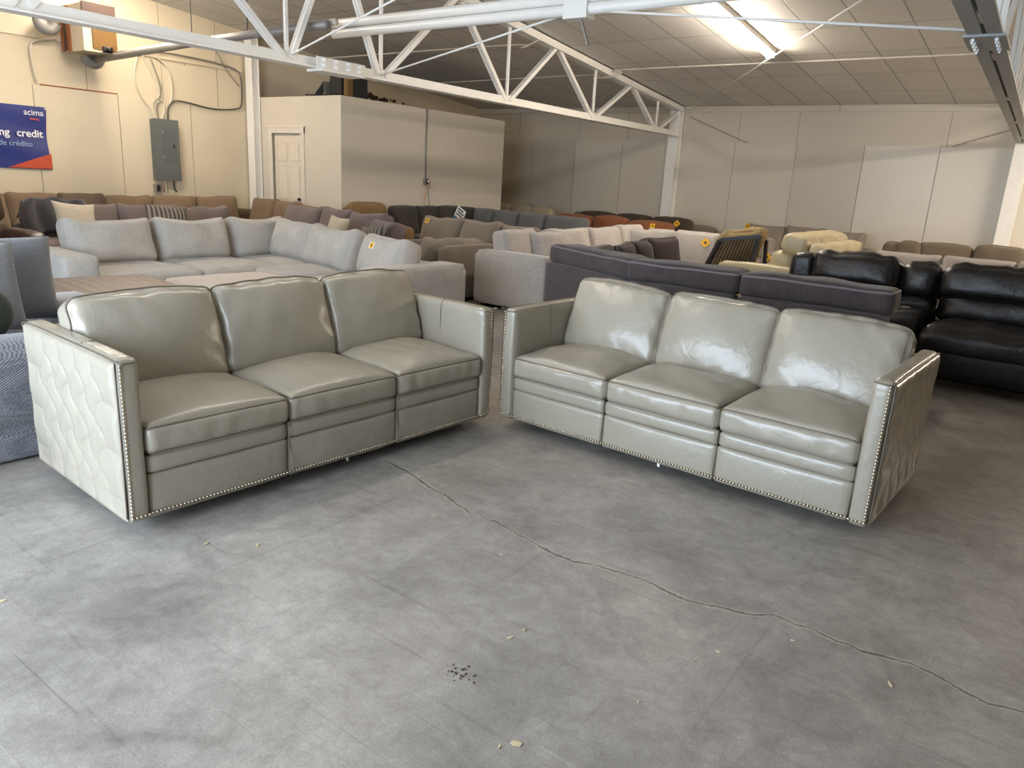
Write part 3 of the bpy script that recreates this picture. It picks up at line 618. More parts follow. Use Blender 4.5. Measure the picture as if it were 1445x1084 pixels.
def leather_sofa(label, loc, rz, seed, nail_side):
    t = thing('leather_sofa', label, 'sofa', loc, rz, 'matching taupe leather sofas')
    for s in (-1, 1):
        xc_ = TA / 2 if s < 0 else W - TA / 2; xo = 0 if s < 0 else W; xi = TA if s < 0 else W - TA
        sf = Soft(TA, D, HA - Z0, .024, (.005, .006, .006), n=(10, 20, 20), wr=.0012, seed=seed + s)
        arm = part('arm', xf(sf.geo(), (xc_, D / 2, (HA + Z0) / 2)), taupe, t)
        part('tufted_side', tufted(s, s == nail_side), taupe, arm)
        e = .004 * s
        part('arm_welt', tube(spline([(xo + e, .012, Z0 + .03), (xo + e, .004, .4), (xo + e, .006, HA - .03), (xo + e * .5, .022, HA - .006), (xo + e * .5, .5, HA - .002), (xo + e * .5, D - .03, HA - .006), (xo + e, D - .006, HA - .04)], 14), .0032, False, 6), welt_m, arm)
        part('arm_seam', tube(spline([(xi - s * -.003, .36, .45), (xi + s * -.004, .36, .62), (xi + s * -.003, .36, HA - .03), (xi + s * .02, .36, HA + .0035), (xc_, .36, HA + .005), (xo - s * .012, .36, HA + .002)], 10), .003, False, 6), welt_m, arm)
        part('arm_seam', tube([(xi + s * .004, -.003, HA - .012), (xc_, -.006, HA - .014), (xo - s * .008, -.003, HA - .016)], .003, False, 6), welt_m, arm)
    part('frame', box(.03, W - .03, .06, D - .03, Z0 + .01, .33), lining, t, False)
    part('back_panel', xf(Soft(W - .12, .13, HA - Z0 - .02, .03, (0, .006, .004), n=10).geo(), (W / 2, D - .068, (HA + Z0) / 2 - .01)), taupe, t)
    xs = [TA + .002, .757, 1.443, W - TA - .002]
    for i in range(3):
        w = xs[i + 1] - xs[i]; cx = (xs[i] + xs[i + 1]) / 2
        part('front_panel', xf(Soft(w - .001, .05, .195, .014, (.0, .010, 0), n=(16, 4, 10), wr=.0012, seed=seed + i).geo(), (cx, .037, Z0 + .1)), taupe, t)
        part('front_band', xf(Soft(w - .001, .05, .085, .022, (.0, .008, 0), n=(14, 4, 8), wr=.001, seed=seed + 5 + i).geo(), (cx, .034, .297)), taupe, t)
        # seat cushion: boxed border with welts, crowned top
        def crown(pos, u, k=seed + i):
            top = np.clip(u[:, 2], 0, 1); rr = (1 - u[:, 0] ** 4) * (1 - np.clip(u[:, 1], -1, 1) ** 4)
            pos[:, 2] += top * (.010 * waves(pos * [1, 1.6, 0], 40 + k, 9, 4) * rr)
            bd = np.clip(-u[:, 1], 0, 1) ** 6 * (1 - u[:, 2] ** 2); pos[:, 1] += bd * .0028 * waves(pos * [1, .2, .25], 60 + k, 60, 4)
            return pos
        sc = Soft((W - 2 * TA) / 3 - .004, .70, .125, .030, (.006, .014, .066), n=(36, 36, 10), fn=crown, wr=.0012, seed=seed + 9 + i, wf=30)
        cs = (TA + (W - 2 * TA) / 3 * (i + .5), .345, .4035)
        cu = part('seat_cushion', xf(sc.geo(), cs), taupe, t)
        for sg in (-1, 1): part('cushion_welt', tube(xf((sc.loop(2, sg, 30), []), cs)[0], .0060, True, 6), welt_m, cu)
        # back cushion, leaning
        def slump(pos, u, k=seed + i):
            ed = np.maximum(np.abs(u[:, 0]), np.abs(u[:, 2])) ** 5 * np.clip(-u[:, 1] + .3, 0, 1)
            pos[:, 1] += .0075 * ed * waves(pos * [1, .2, 1], 80 + k, 46, 4) + .006 * waves(pos, 90 + k, 7, 4) * np.clip(-u[:, 1], 0, 1) * (1 - u[:, 0] ** 4)
            pos[:, 2] += np.clip(u[:, 2], 0, 1) * (.010 * waves(pos * [1, 0, 0], 70 + k, 6, 3) + .012 * (1 - u[:, 0] ** 2)); return pos
        bc = Soft((W - 2 * TA) / 3 + .012, .19, .47, .046, (.006, .066, .012), n=(38, 12, 34), fn=slump, wr=.0015, seed=seed + 20 + i, wf=24)
        R = rotx(-.34); cb = (TA + (W - 2 * TA) / 3 * (i + .5), .672, .655)
        bk = part('back_cushion', xf(bc.geo(), cb, R), taupe, t)
        part('cushion_welt', tube(xf((bc.loop(1, -1, 34, .03), []), cb, R)[0], .0066, True, 6), welt_m, bk)
    for x in (.757, 1.443): part('rail_seam', tube([(x, -.004, Z0 + .01), (x, .008, .2), (x, .012, .25), (x, .0, .30), (x, .01, .335)], .003, False, 6), welt_m, t)
    for x in (.42, W - .42):
        for y in (.36, D - .14): part('leg', box(x - .04, x + .04, y - .04, y + .04, 0, Z0 + .02), foot_m, t, False)
    part('paper_tag', (np.array([(1.112, .03, Z0 + .02), (1.130, .03, Z0 + .02), (1.128, .03, Z0 - .02), (1.113, .03, Z0 - .016)]), [(0, 1, 2, 3)]), paper, t, False)
    # nailheads: both arm fronts and the bottom rail
    P = []
    for x in (.014, W - .014):
        for i in range(41): P.append((x, -.0015, Z0 + .028 + i * (HA - Z0 - .05) / 40))
    nb = 128
    for i in range(1, nb): P.append((.014 + (W - .028) * i / nb, -.003 if TA > (.014 + (W - .028) * i / nb) or (.014 + (W - .028) * i / nb) > W - TA else .0035, Z0 + .028))
    wp_ = lambda p: Vector(loc) + Matrix.Rotation(rz, 3, 'Z') @ Vector(p)
    P.sort(key=lambda p: (wp_(p) - Vector((0, 0, EYE))).length)
    for p in P[:100]:
        o = bpy.data.objects.new('nailhead', nail_me); C.objects.link(o); o.parent = t; o.location = p
    nv = np.array([v.co for v in nail_me.vertices]); nf = [tuple(f.vertices) for f in nail_me.polygons]
    part('nailhead_row', join(*[(nv + p, nf) for p in P[100:]]), nail_m, t, True, None, 'stuff')
    return t
leather_sofa('taupe leather sofa at left, its tufted pale end turned towards the viewer', (-2.84, 1.317, 0), 1.514, 100, -1)
leather_sofa('taupe leather sofa at right, facing the viewer with its back to the dark purple sectional', (-2.68, 3.572, 0), -.0426, 300, 1)

# ------------------------------------------------------------------ upholstery builder for the stock behind
def XF(g, o, R): return xf(g, o, R)
def ears(k, sag=0.0, seed=1):
    def fn(pos, u):
        top = np.clip(u[:, 2], 0, 1) ** 2
        pos[:, 2] += top * (k * u[:, 0] ** 4 - sag * (1 - u[:, 0] ** 2)); pos[:, 0] += u[:, 0] * top * u[:, 0] ** 2 * k * .35
        pos[:, 1] += .008 * waves(pos, seed, 9, 4) * (1 - u[:, 0] ** 4); return pos
    return fn
def seat_run(t, o, rz, Wd, Dp, m, seats, backs, seat_z=.45, back_h=.68, top=.88, arm_l=0, arm_r=0, arm_h=.62, arm_y0=0.0, base_z=.05, lean=.22, ct=.20, k=.02, sag=.01, back_t=.16, front_in=.02, mb=None, seat_m=None, seed=0, r=.045, back=True, cush_h=None, puff=.05, wr=.005, base=True, legs=True, welt=None):
    """one straight run of upholstered seating in its own frame (x along the seats, y to the back)"""
    R = rotz(rz); o = np.array(o, float); mb = mb or m; seat_m = seat_m or m
    P = lambda g: XF(g, o, R); lab = {}
    a0, a1 = arm_l, Wd - arm_r
    if base: part('base', P(xf(Soft(Wd - .01, Dp - front_in - .02, seat_z - .16 - base_z, .03, n=4).geo(), (Wd / 2, front_in + (Dp - front_in) / 2, (seat_z - .16 + base_z) / 2))), m, t)
    if back: part('backrest', P(xf(Soft(Wd - .004, back_t, back_h - base_z, .05, (0, .008, .006), n=8).geo(), (Wd / 2, Dp - back_t / 2, (back_h + base_z) / 2))), m, t)
    for s, aw in ((0, arm_l), (1, arm_r)):
        if aw: part('arm', P(xf(Soft(aw, Dp - arm_y0 - (back_t * .3 if back else 0), arm_h - base_z, .028, (.005, .005, .006), n=8, wr=.002, seed=seed + s).geo(), (aw / 2 if s == 0 else Wd - aw / 2, arm_y0 + (Dp - arm_y0 - (back_t * .3 if back else 0)) / 2, (arm_h + base_z) / 2))), m, t)
    def spans(l):
        if isinstance(l, int): w = (a1 - a0) / l; return [(a0 + i * w, a0 + (i + 1) * w) for i in range(l)]
        return l
    for i, (x0, x1) in enumerate(spans(seats)):
        part('seat_cushion', P(xf(Soft(x1 - x0 - .006, Dp - back_t - .03, .17, .055, (.006, .015, .03), n=(14, 14, 6), wr=.003, seed=seed + i, wf=9).geo(), ((x0 + x1) / 2, (Dp - back_t - .03) / 2 - .005, seat_z - .095))), seat_m, t)
    for i, b in enumerate(spans(backs)):
        x0, x1 = b[0], b[1]; tp = b[2] if len(b) > 2 else top; dy = b[3] if len(b) > 3 else 0; yaw = b[4] if len(b) > 4 else 0; mm = b[5] if len(b) > 5 and b[5] else mb
        h = cush_h or (tp - seat_z + .03)
        s = Soft(x1 - x0 - .004, ct, h, r * 1.3, (.012, puff, .015), n=(18, 8, 16), wr=wr, seed=seed + 30 + i, wf=11, fn=ears(k, sag, seed + i))
        Rl = rotz(yaw) @ rotx(-lean); c = ((x0 + x1) / 2, Dp - back_t - ct * .62 + dy - .02, tp - h / 2 - .012)
        cu = part('back_cushion', P(xf(s.geo(), c, Rl)), mm, t)
        if welt: part('cushion_welt', P(xf((tube(s.loop(1, -1, 16, ct * .15), .006, True, 5)), c, Rl)), welt, cu)
    if legs:
        for x in (.1, Wd - .1):
            for y in (.12, Dp - .12): part('leg', P(box(x - .03, x + .03, y - .03, y + .03, 0, base_z + .02)), foot_m, t, False)

# ------------------------------------------------------------------ fabrics of the stock
f_light = fabric('light_grey_chenille', (176, 171, 163), .20, 70, .4)
f_pink = fabric('blush_linen', (196, 182, 168), .08, 90, .25)
f_brown = fabric('taupe_brown_velvet', (120, 100, 80), .14, 40, .2); f_dkbrown = fabric('dark_brown_velvet', (92, 78, 66), .14, 40, .2)
f_purple = fabric('mauve_grey_velvet', (106, 95, 92), .14, 45, .2); f_suede = fabric('tan_brown_suede', (122, 96, 64), .12, 30, .15)
f_black = fabric('charcoal_brown_weave', (62, 57, 54), .22, 80, .35); f_slate = fabric('slate_grey_weave', (96, 96, 96), .16, 80, .3)
f_cream = fabric('cream_chenille', (176, 164, 138), .1, 40, .2); f_taupe = fabric('taupe_grey_linen', (128, 117, 103), .10, 60, .25)
f_greytan = fabric('grey_tan_velvet', (170, 162, 154), .14, 26, .25, sheen=.4); f_rust = fabric('rust_velvet', (122, 76, 48), .14, 40, .2)
f_dark = fabric('espresso_velvet', (66, 56, 46), .14, 40, .2); f_plum = fabric('dark_plum_chenille', (73, 66, 67), .26, 60, .4, stretch=(1, 1, .35))
f_plumback = fabric('plum_brown_chenille', (72, 60, 56), .18, 60, .3)
f_stone = fabric('stone_grey_linen', (136, 127, 116), .08, 60, .25); f_khaki = fabric('khaki_brown_linen', (104, 92, 76), .08, 60, .2)
f_silver = fabric('silver_grey_linen', (156, 148, 142), .08, 60, .25)
l_brown = leather('brown_leather', (66, 44, 34), .4); l_black = leather('black_brown_leather', (27, 23, 22), .40, .12, .1, .4); l_cream = leather('cream_leather', (186, 172, 138), .42)
grey_weave = weave('grey_basket_weave', (158, 159, 162), (92, 93, 98)); velv_grey = fabric('grey_velvet', (104, 103, 105), .28, 18, .3, sheen=.8)
velvet_dk = weave('grey_ribbed_velvet', (128, 131, 136), (92, 94, 99)); green_fab = fabric('dark_green_boucle', (52, 58, 48), .3, 90, .6)
welt_d = plain('plum_welt', (118, 106, 112), .7)

def at(t):
    l = t.location; return lambda x, y: (x - l.x, y - l.y, 0)
H90 = PI / 2
# light grey L sectional
t = thing('light_grey_sectional', 'light grey L-shaped sectional directly behind the left leather sofa', 'sectional', (-7.6, 4.6, 0)); q = at(t)
seat_run(t, q(-7.02, 2.90), H90, 3.15, 1.28, f_light, [(.30, 1.32), (1.33, 2.25), (2.26, 3.12)], [(.40, 1.28, .90, 0, .05), (1.34, 2.16, .90, .02, -.03), (2.24, 2.98, .90, .02, .04)], arm_l=.30, arm_h=.64, back_h=.60, seat_z=.46, k=.035, sag=.03, lean=.3, ct=.26, seed=11, wr=.008, puff=.07, r=.06)
seat_run(t, q(-8.30, 4.78), 0, 3.26, 1.26, f_light, [(1.30, 2.12), (2.13, 2.94)], [(.50, 1.30, .90, .0, -.05), (1.28, 2.18, .89, -.15, -.16), (2.26, 3.06, .87, -.24, -.26)], arm_r=.30, arm_h=.64, back_h=.60, seat_z=.46, k=.03, sag=.02, lean=.34, ct=.26, seed=21, wr=.008, puff=.07, r=.06)
t = thing('ottoman', 'blush beige square ottoman in front of the light grey sectional', 'ottoman', (-6.05, 4.05, 0))
part('cushion_top', xf(Soft(1.08, 1.08, .20, .07, (.02, .02, .03), n=12, wr=.004).geo(), (0, 0, .37)), f_pink, t); part('base', xf(Soft(1.02, 1.02, .24, .03, n=4).geo(), (0, 0, .17)), f_pink, t)
for x in (-.42, .42):
    for y in (-.42, .42): part('leg', box(x - .03, x + .03, y - .03, y + .03, 0, .06), foot_m, t, False)
wood = banded('walnut_wood', (84, 63, 50), (102, 78, 62), 3.0, 'Y', 4.0, (.2, .8), .4, 3.0); metal_d = plain('dark_metal', (44, 38, 34), .5, .5)
t = thing('coffee_table', 'low brown wooden coffee table with a thin dark edge before the light grey sectional', 'table', (-6.35, 2.86, 0), -.12)
part('table_top', xf(Soft(.92, 1.05, .022, .004, n=3).geo(), (0, 0, .485)), wood, t, 'auto'); part('edge_band', xf(Soft(.925, 1.055, .018, .004, n=3).geo(), (0, 0, .466)), plain('dark_edge', (52, 34, 28), .5), t, 'auto')
for x in (-.38, .38):
    for y in (-.45, .45): part('leg', xf(lathe([(.016, 0), (.024, .46)], 10), (x, y, 0)), metal_d, t)
# patterned grey sofa at the left edge
t = thing('woven_grey_sofa', 'chunky woven grey sofa cut off by the left edge of the photo', 'sofa', (-4.7, .9, 0)); q = at(t)
seat_run(t, q(-4.02, -.75), H90, 2.70, 1.40, grey_weave, [(.30, 1.5), (1.5, 2.72)], [], seat_z=.50, back_h=.56, arm_l=.3, base_z=.02, legs=False, front_in=-.0, seed=31)
part('base_plinth', xf(Soft(2.70, .16, .15, .03, n=6).geo(), (-4.02 - .08 - t.location.x, .62 - t.location.y, .085), rotz(H90)), grey_weave, t)
part('front_cushion', xf(Soft(2.42, .30, .44, .10, (.01, .03, .015), n=(20, 8, 10), wr=.004, wf=8).geo(), (-4.02 - .13 - t.location.x, .64 - t.location.y, .39), rotz(H90)), grey_weave, t)
part('side_arm', xf(Soft(1.30, .32, .60, .05, (.01, .01, .012), n=10, wr=.003).geo(), (-4.75 - t.location.x, 2.13 - t.location.y, .32)), velv_grey, t)
def put(name, g, m, label, cat, loc, rz=0.0, lean=0.0, roll=0.0, group=None):
    o = part(name, g, m); o.location = loc; o.rotation_mode = 'XYZ'
    o.rotation_euler = (Matrix.Rotation(rz, 4, 'Z') @ Matrix.Rotation(lean, 4, 'X') @ Matrix.Rotation(roll, 4, 'Y')).to_euler(); return tag(o, label, cat, group)
put('throw_pillow', pillow(.66, .50, .18, seed=3, ear=.04), velvet_dk, 'large dark grey ribbed pillow on the woven grey sofa', 'pillow', (-4.98, 1.66, .53), H90 - .15, -.18)
put('throw_pillow', pillow(.55, .50, .18, seed=5, ear=.04), grey_weave, 'light grey woven pillow leaning in front of the large dark grey pillow', 'pillow', (-4.72, 1.44, .53), H90 - .1, -.28)
ball = Soft(.30, .30, .30, .149, n=12, wr=.003).geo()
put('round_pillow', ball, green_fab, 'dark green round pillow at the left edge of the photo', 'pillow', (-4.45, 1.40, .69))

# brown leather recliner, far left
def recliner(name, label, cat, loc, rz, m, w=.95, d=.95, top=1.0, split=True):
    t = thing(name, label, cat, loc, rz)
    part('base', xf(Soft(w - .3, d - .2, .30, .04, n=5).geo(), (w / 2, d / 2, .20)), m, t)
    for x in (.11, w - .11):
        part('arm', xf(Soft(.22, d - .12, .60, .07, (.01, .02, .02), n=10, wr=.004).geo(), (x, d / 2 - .04, .34)), m, t)
    part('seat_cushion', xf(Soft(w - .44, d - .25, .22, .07, (.0, .02, .04), n=10, wr=.004).geo(), (w / 2, d / 2 - .12, .41)), m, t)
    part('footrest', xf(Soft(w - .46, .08, .30, .03, (0, .02, 0), n=6).geo(), (w / 2, .04, .22)), m, t)
    hs = [(.46, .72, .30, .12), (.72, top, .28, .17)] if split else [(.46, top, .28, .14)]
    for a, b, th, dy in hs:
        part('back_cushion', xf(Soft(w - .30, th * .85, b - a + .03, .09, (.015, .05, .02), n=12, wr=.006, seed=int(a * 100)).geo(), (w / 2, d - .30 + dy, (a + b) / 2), rotx(-.2)), m, t)
    part('back_frame', xf(Soft(w - .26, .10, top - .22, .04, n=5).geo(), (w / 2, d - .02, (top + .12) / 2 - .02), rotx(-.2)), m, t)
    return t
recliner('leather_recliner', 'dark brown leather recliner at the left edge, in front of the brown wall sectional', 'recliner', (-9.2, 2.56, 0), H90, l_brown, 1.02, 1.0, 1.04); bpy.data.objects['leather_recliner'].location.y += .10

# brown sectional along the left wall
t = thing('brown_sectional', 'taupe brown sectional running along the left wall and turning before the partition room', 'sectional', (-11.9, 6.5, 0)); q = at(t)
seat_run(t, q(-11.40, 3.55), H90, 4.90, 1.02, f_brown, 6, [(.05, .76), (.78, 1.45, .955), (1.46, 2.13, .965, 0, 0, f_dkbrown), (2.14, 2.87, .94), (2.88, 3.64, .955), (3.66, 4.42, .96)], top=.95, back_h=.74, seat_z=.46, k=.015, sag=.01, lean=.26, seed=41, wr=0.010, arm_l=.0)
seat_run(t, q(-12.22, 7.68), 0, 2.14, .93, f_brown, [(.82, 1.46), (1.47, 1.96)], [(.16, .80, .95), (.82, 1.42, .93), (1.43, 1.92, .90)], top=.93, back_h=.74, seat_z=.46, k=.015, sag=.01, lean=.26, seed=47, wr=0.010, arm_r=.18, arm_h=.66)
# mauve grey sectional in front of it
t = thing('mauve_sectional', 'mauve grey sectional with loose cushions between the brown and the light grey sectionals', 'sectional', (-10.6, 6.2, 0)); q = at(t)
seat_run(t, q(-10.22, 4.05), H90, 3.55, 1.05, f_purple, 4, [(.06, .66, .82), (.68, 1.24, .87), (1.26, 2.16, .87), (2.2, 3.0, .84)], back_h=.62, seat_z=.44, k=.03, sag=.01, lean=.3, seed=51, wr=0.011)
seat_run(t, q(-10.36, 6.62), 0, 3.36, 1.02, f_purple, [(.9, 1.7), (1.7, 2.5), (2.5, 3.18)], [(.55, 1.40, .95, .05), (1.44, 2.1, .97, 0, -.1), (2.12, 2.80, .95, -.05), (2.72, 3.24, .88, -.22, -.25)], back_h=.62, seat_z=.44, k=.03, sag=.01, lean=.3, ct=.24, seed=57, wr=0.012, arm_r=.18, arm_h=.66, puff=.07)
cream_p = weave('cream_tufted_cotton', (212, 202, 184), (168, 152, 128)); striped = banded('grey_striped_cotton', (66, 62, 58), (128, 122, 112), 5.2, 'X', .6, (.42, .58))
put('throw_pillow', pillow(.56, .44, .16, seed=7, ear=.12), cream_p, 'cream tufted pillow on the mauve sectional beside the draped black jacket', 'pillow', (-10.42, 4.52, .50), H90 + .1, -.35, .10)
put('throw_pillow', pillow(.62, .40, .16, seed=8, ear=.06), striped, 'dark grey striped pillow on the mauve sectional behind the light grey cushions', 'pillow', (-10.30, 5.70, .50), H90, -.30, .07)
put('throw_pillow', pillow(.50, .46, .15, seed=9, ear=.10), cream_p, 'cream pillow peeking over the light grey sectional corner', 'pillow', (-8.05, 6.75, .46), -.2, -.25, .04)
put('throw_pillow', pillow(.58, .42, .16, seed=10, ear=.10), striped, 'striped pillow tip just above the second light grey cushion from the end arm', 'pillow', (-7.25, 6.68, .44), -.2, -.25, -.12)
# black jacket draped over the end cushion
g = np.linspace(0, 1, 33); A, B = np.meshgrid(g, g, indexing='ij')
th = (B - .42) * 3.6; px = -10.95 + np.where(B > .42, .30 * (B - .42), -.12 * (.42 - B)); zz = np.where(B > .42, .91 - .80 * (B - .42) ** 1.2, .91 - .7 * (.42 - B) ** 1.3)
V = np.stack([px + .025 * np.sin(A * 26 + B * 5) * (.3 + B) + .10 * B, 4.02 + .78 * A + .05 * np.sin(B * 6 + A * 4), zz + .015 * np.sin(A * 17 + B * 9) + .03 * np.sin(A * PI)], -1).reshape(-1, 3)
F = [(a * 33 + b, (a + 1) * 33 + b, (a + 1) * 33 + b + 1, a * 33 + b + 1) for a in range(32) for b in range(32)]
o = part('jacket', (V, F), fabric('black_jacket_cloth', (52, 50, 52), .2, 60, .2, sheen=.3)); sm = o.modifiers.new('thick', 'SOLIDIFY'); sm.thickness = .015
tag(o, 'black jacket draped over the end of the mauve sectional', 'jacket')
t = recliner('suede_recliner', 'tan brown suede recliner against the partition room corner', 'recliner', (-9.08, 8.22, 0), H90 - .26, f_suede, 1.0, .95, .98)

# charcoal and slate sectional beside the partition room
t = thing('charcoal_sectional', 'long charcoal and slate grey sectional along the partition room wall', 'sectional', (-9.4, 10.6, 0)); q = at(t)
seat_run(t, q(-8.98, 9.60), H90, 1.75, 1.0, f_black, 2, [(-.15, .42, .965, 0, 0, f_black), (.43, .98, .965), (.99, 1.62, .965)], back_h=.80, seat_z=.46, k=.01, sag=.0, lean=.16, seed=61, top=.96)
seat_run(t, q(-9.98, 10.42), 0, 3.35, 1.0, f_slate, [(1.0, 1.78), (1.79, 2.55), (2.56, 3.33)], [(.28, .83, .97, 0, 0, f_black), (.84, 1.30, .97), (1.31, 1.88, .965), (1.89, 2.46, .96), (2.47, 3.30, .95)], back_h=.80, seat_z=.46, k=.01, sag=.0, lean=.16, seed=66, top=.96)
t = thing('cream_sofa', 'cream sofa with three rounded cushions just beyond the partition room corner', 'sofa', (-10.2, 14.4, 0)); q = at(t)
seat_run(t, q(-11.4, 13.55), 0, 2.1, 1.0, f_cream, 3, 3, top=.93, back_h=.78, arm_l=.18, arm_r=.18, sag=-.04, k=.0, seed=71)
# taupe sectional with the back of its near wing to the viewer
t = thing('taupe_sectional', 'taupe grey sectional with limp cushions, the back of its near wing to the viewer', 'sectional', (-6.9, 8.1, 0)); q = at(t)
seat_run(t, q(-7.95, 7.72), 0, 2.12, 1.0, f_taupe, 3, [(.10, .84, .93, -.05, .05), (.86, 1.52, .93, -.05, -.06), (1.54, 2.12, .91)], back_h=.64, seat_z=.45, k=.025, sag=.02, lean=.3, ct=.22, seed=81, wr=0.012)
seat_run(t, q(-6.90, 7.70), -H90, 1.02, .98, f_taupe, [(.05, 1.0)], [(.0, .52, .76, -.05, .2), (.48, 1.02, .77, -.02, -.2)], back_h=.70, seat_z=.45, k=.015, sag=.03, lean=.5, ct=.22, seed=87, wr=0.020)
# grey tan velvet sectional
t = thing('grey_tan_sectional', 'grey tan velvet sectional with a pale end panel beside the dark purple sectional', 'sectional', (-5.3, 8.9, 0)); q = at(t)
seat_run(t, q(-4.70, 6.98), H90, 4.0, 1.05, f_greytan, [(.22, 1.2), (1.21, 2.2), (2.21, 3.0)], [(.12, .78, .93), (.60, 1.12, .90, -.16, -.25), (1.14, 2.06, .92), (2.08, 2.95, .92), (2.96, 3.7, .95)], arm_l=.20, arm_h=.69, back_h=.66, k=.02, sag=.0, lean=.24, ct=.22, seed=91, wr=0.006, top=.92)
seat_run(t, q(-5.75, 9.62), 0, 1.80, 1.02, f_greytan, [(1.0, 1.74)], [(.30, .76, .90, -.10), (.62, 1.06, .93), (1.08, 1.74, .94)], back_h=.66, k=.01, sag=.0, lean=.18, ct=.20, seed=97)
# rust, espresso and grey sofas in the back rows
t = thing('rust_sofa', 'rust orange sofa with three cushions in the back rows', 'sofa', (-7.0, 12.4, 0)); q = at(t)
seat_run(t, q(-8.22, 11.72), 0, 2.60, .98, f_rust, 3, [(.06, .92, .93), (.93, 1.66, .955), (1.68, 2.54, .925)], back_h=.74, k=.0, sag=-.02, lean=.2, seed=101, top=.94)
t = thing('espresso_sofa', 'dark espresso sofa just behind the rust orange sofa', 'sofa', (-7.2, 14.0, 0)); q = at(t)
seat_run(t, q(-8.42, 13.08), 0, 2.50, .98, f_dark, 3, 3, back_h=.76, k=.0, sag=-.03, lean=.2, seed=105, top=.96)
t = thing('grey_loveseat', 'grey brown loveseat at the wall, right of the espresso sofa', 'sofa', (-6.0, 14.7, 0)); q = at(t)
seat_run(t, q(-6.44, 14.14), 0, 1.0, .95, f_taupe, 1, [(.0, .62, .82)], back_h=.62, k=.0, sag=-.01, seed=109, arm_r=.22, arm_h=.66)
t = thing('grey_sofa', 'grey sofa at the wall, mostly hidden behind the slate and rust cushions', 'sofa', (-9.3, 14.6, 0)); q = at(t)
seat_run(t, q(-9.25, 14.15), 0, .80, .95, f_slate, 1, [(.0, .78, .90)], back_h=.72, k=.0, sag=-.01, seed=111)

# dark plum sectional seen from behind
t = thing('dark_plum_sectional', 'dark purple sectional with its back to the viewer, behind the right leather sofa', 'sectional', (-2.6, 6.2, 0)); q = at(t)
def back_block(x0, x1, y0, rz=0.0, org=(0, 0), wd=None):
    """outer back shell and the padded roll above it, seen from behind"""
    w = x1 - x0; R = rotz(rz); oo = np.array(q(*org), float)
    part('back_shell', xf(xf(Soft(w - .012, .15, .69, .035, (0, .010, .006), n=10, wr=.002).geo(), (x0 + w / 2, y0 + .075, .395)), oo, R), f_plum, t)
    s = Soft(w - .012, .34, .175, .045, (.01, .02, .02), n=(22, 10, 8), wr=.007, seed=int(w * 50), wf=9)
    bc = part('back_pad', xf(xf(s.geo(), (x0 + w / 2, y0 + .215, .825)), oo, R), f_plum, t)
    L = s.loop(2, 1, 20, .012); part('cushion_welt', xf(xf(tube(L, .010, True, 6), (x0 + w / 2, y0 + .215, .825)), oo, R), welt_d, bc)
back_block(0, .98, 0, 0, (-2.98, 5.62)); back_block(.982, 2.08, 0, 0, (-2.98, 5.62))
back_block(0, 1.36, 0, -.46, (-4.20, 6.23))
seat_run(t, q(-.90, 6.70), PI, 2.08, 1.0, f_plum, 2, [], back=False, seat_z=.46, seed=121)
seat_run(t, q(-3.02, 6.35), H90, 1.80, 1.02, f_plum, [(.2, .95), (.96, 1.78)], [(-.20, .48, .92, 0, .15, f_plumback), (.46, .86, .93, 0, .1, f_plumback), (.84, 1.22, .94, 0, 0, f_plumback), (1.20, 1.74, .97, -.04, -.2, f_plumback)], back_h=.72, k=.02, sag=.0, lean=.24, seed=127, wr=0.008, welt=welt_d)
# black leather reclining sofa
t = thing('black_leather_recliner', 'black leather reclining sofa with a console, at the right edge behind the leather sofa', 'recliner sofa', (-.9, 7.5, 0), -.06); L0 = t.location.copy()
R_ = rotz(.06)
def bl(name, x0, x1, y0, y1, z0, z1, r, puff, wr=.004, lean=0, n=12, seed=1, nm=None):
    s = Soft(x1 - x0, y1 - y0, z1 - z0, r, puff, n=n, wr=wr, seed=seed, wf=13)
    def fn(pos, u): 
        ed = np.abs(u[:, 0]) ** 6; pos[:, 1] += .014 * ed * waves(pos * [.2, .2, 1], seed, 40, 3) * (u[:, 1] < .2); pos[:, 2] += .010 * np.clip(u[:, 2], 0, 1) * waves(pos * [1, .1, 0], seed + 3, 42, 4); return pos
    s.fn = fn
    return part(name, xf(s.geo(), ((x0 + x1) / 2, (y0 + y1) / 2, (z0 + z1) / 2), rotx(-lean)), nm or l_black, t)
for i, (x0, x1) in enumerate(((-1.12, -.32), (.03, .96), (1.31, 2.25))):
    bl('base', x0 + .02, x1 - .02, -.30, .5, .05, .30, .03, (0, .01, 0), n=5); bl('footrest', x0 + .02, x1 - .02, -.44, -.28, .10, .40, .05, (0, .03, .0), seed=i)
    bl('seat_cushion', x0 + .01, x1 - .01, -.46, .28, .27, .52, .09, (.0, .03, .045), seed=4 + i, n=16)
    bl('lumbar_cushion', x0 + .02, x1 - .02, .12, .40, .46, .76, .10, (.01, .04, .0), .008, .2, seed=8 + i, n=16)
    bl('headrest_cushion', x0 - .0, x1 + .0, .10, .50, .66, .99, .10, (.010, .045, .02), .005, .22, seed=12 + i, n=18)
    bl('back_shell', x0, x1, .44, .58, .10, .95, .04, (0, .01, 0), n=5)
bl('arm', -1.40, -1.15, -.40, .45, .05, .64, .07, (.01, .02, .02)); bl('wing', -1.36, -1.12, .20, .52, .55, .96, .06, (.01, .01, .01))
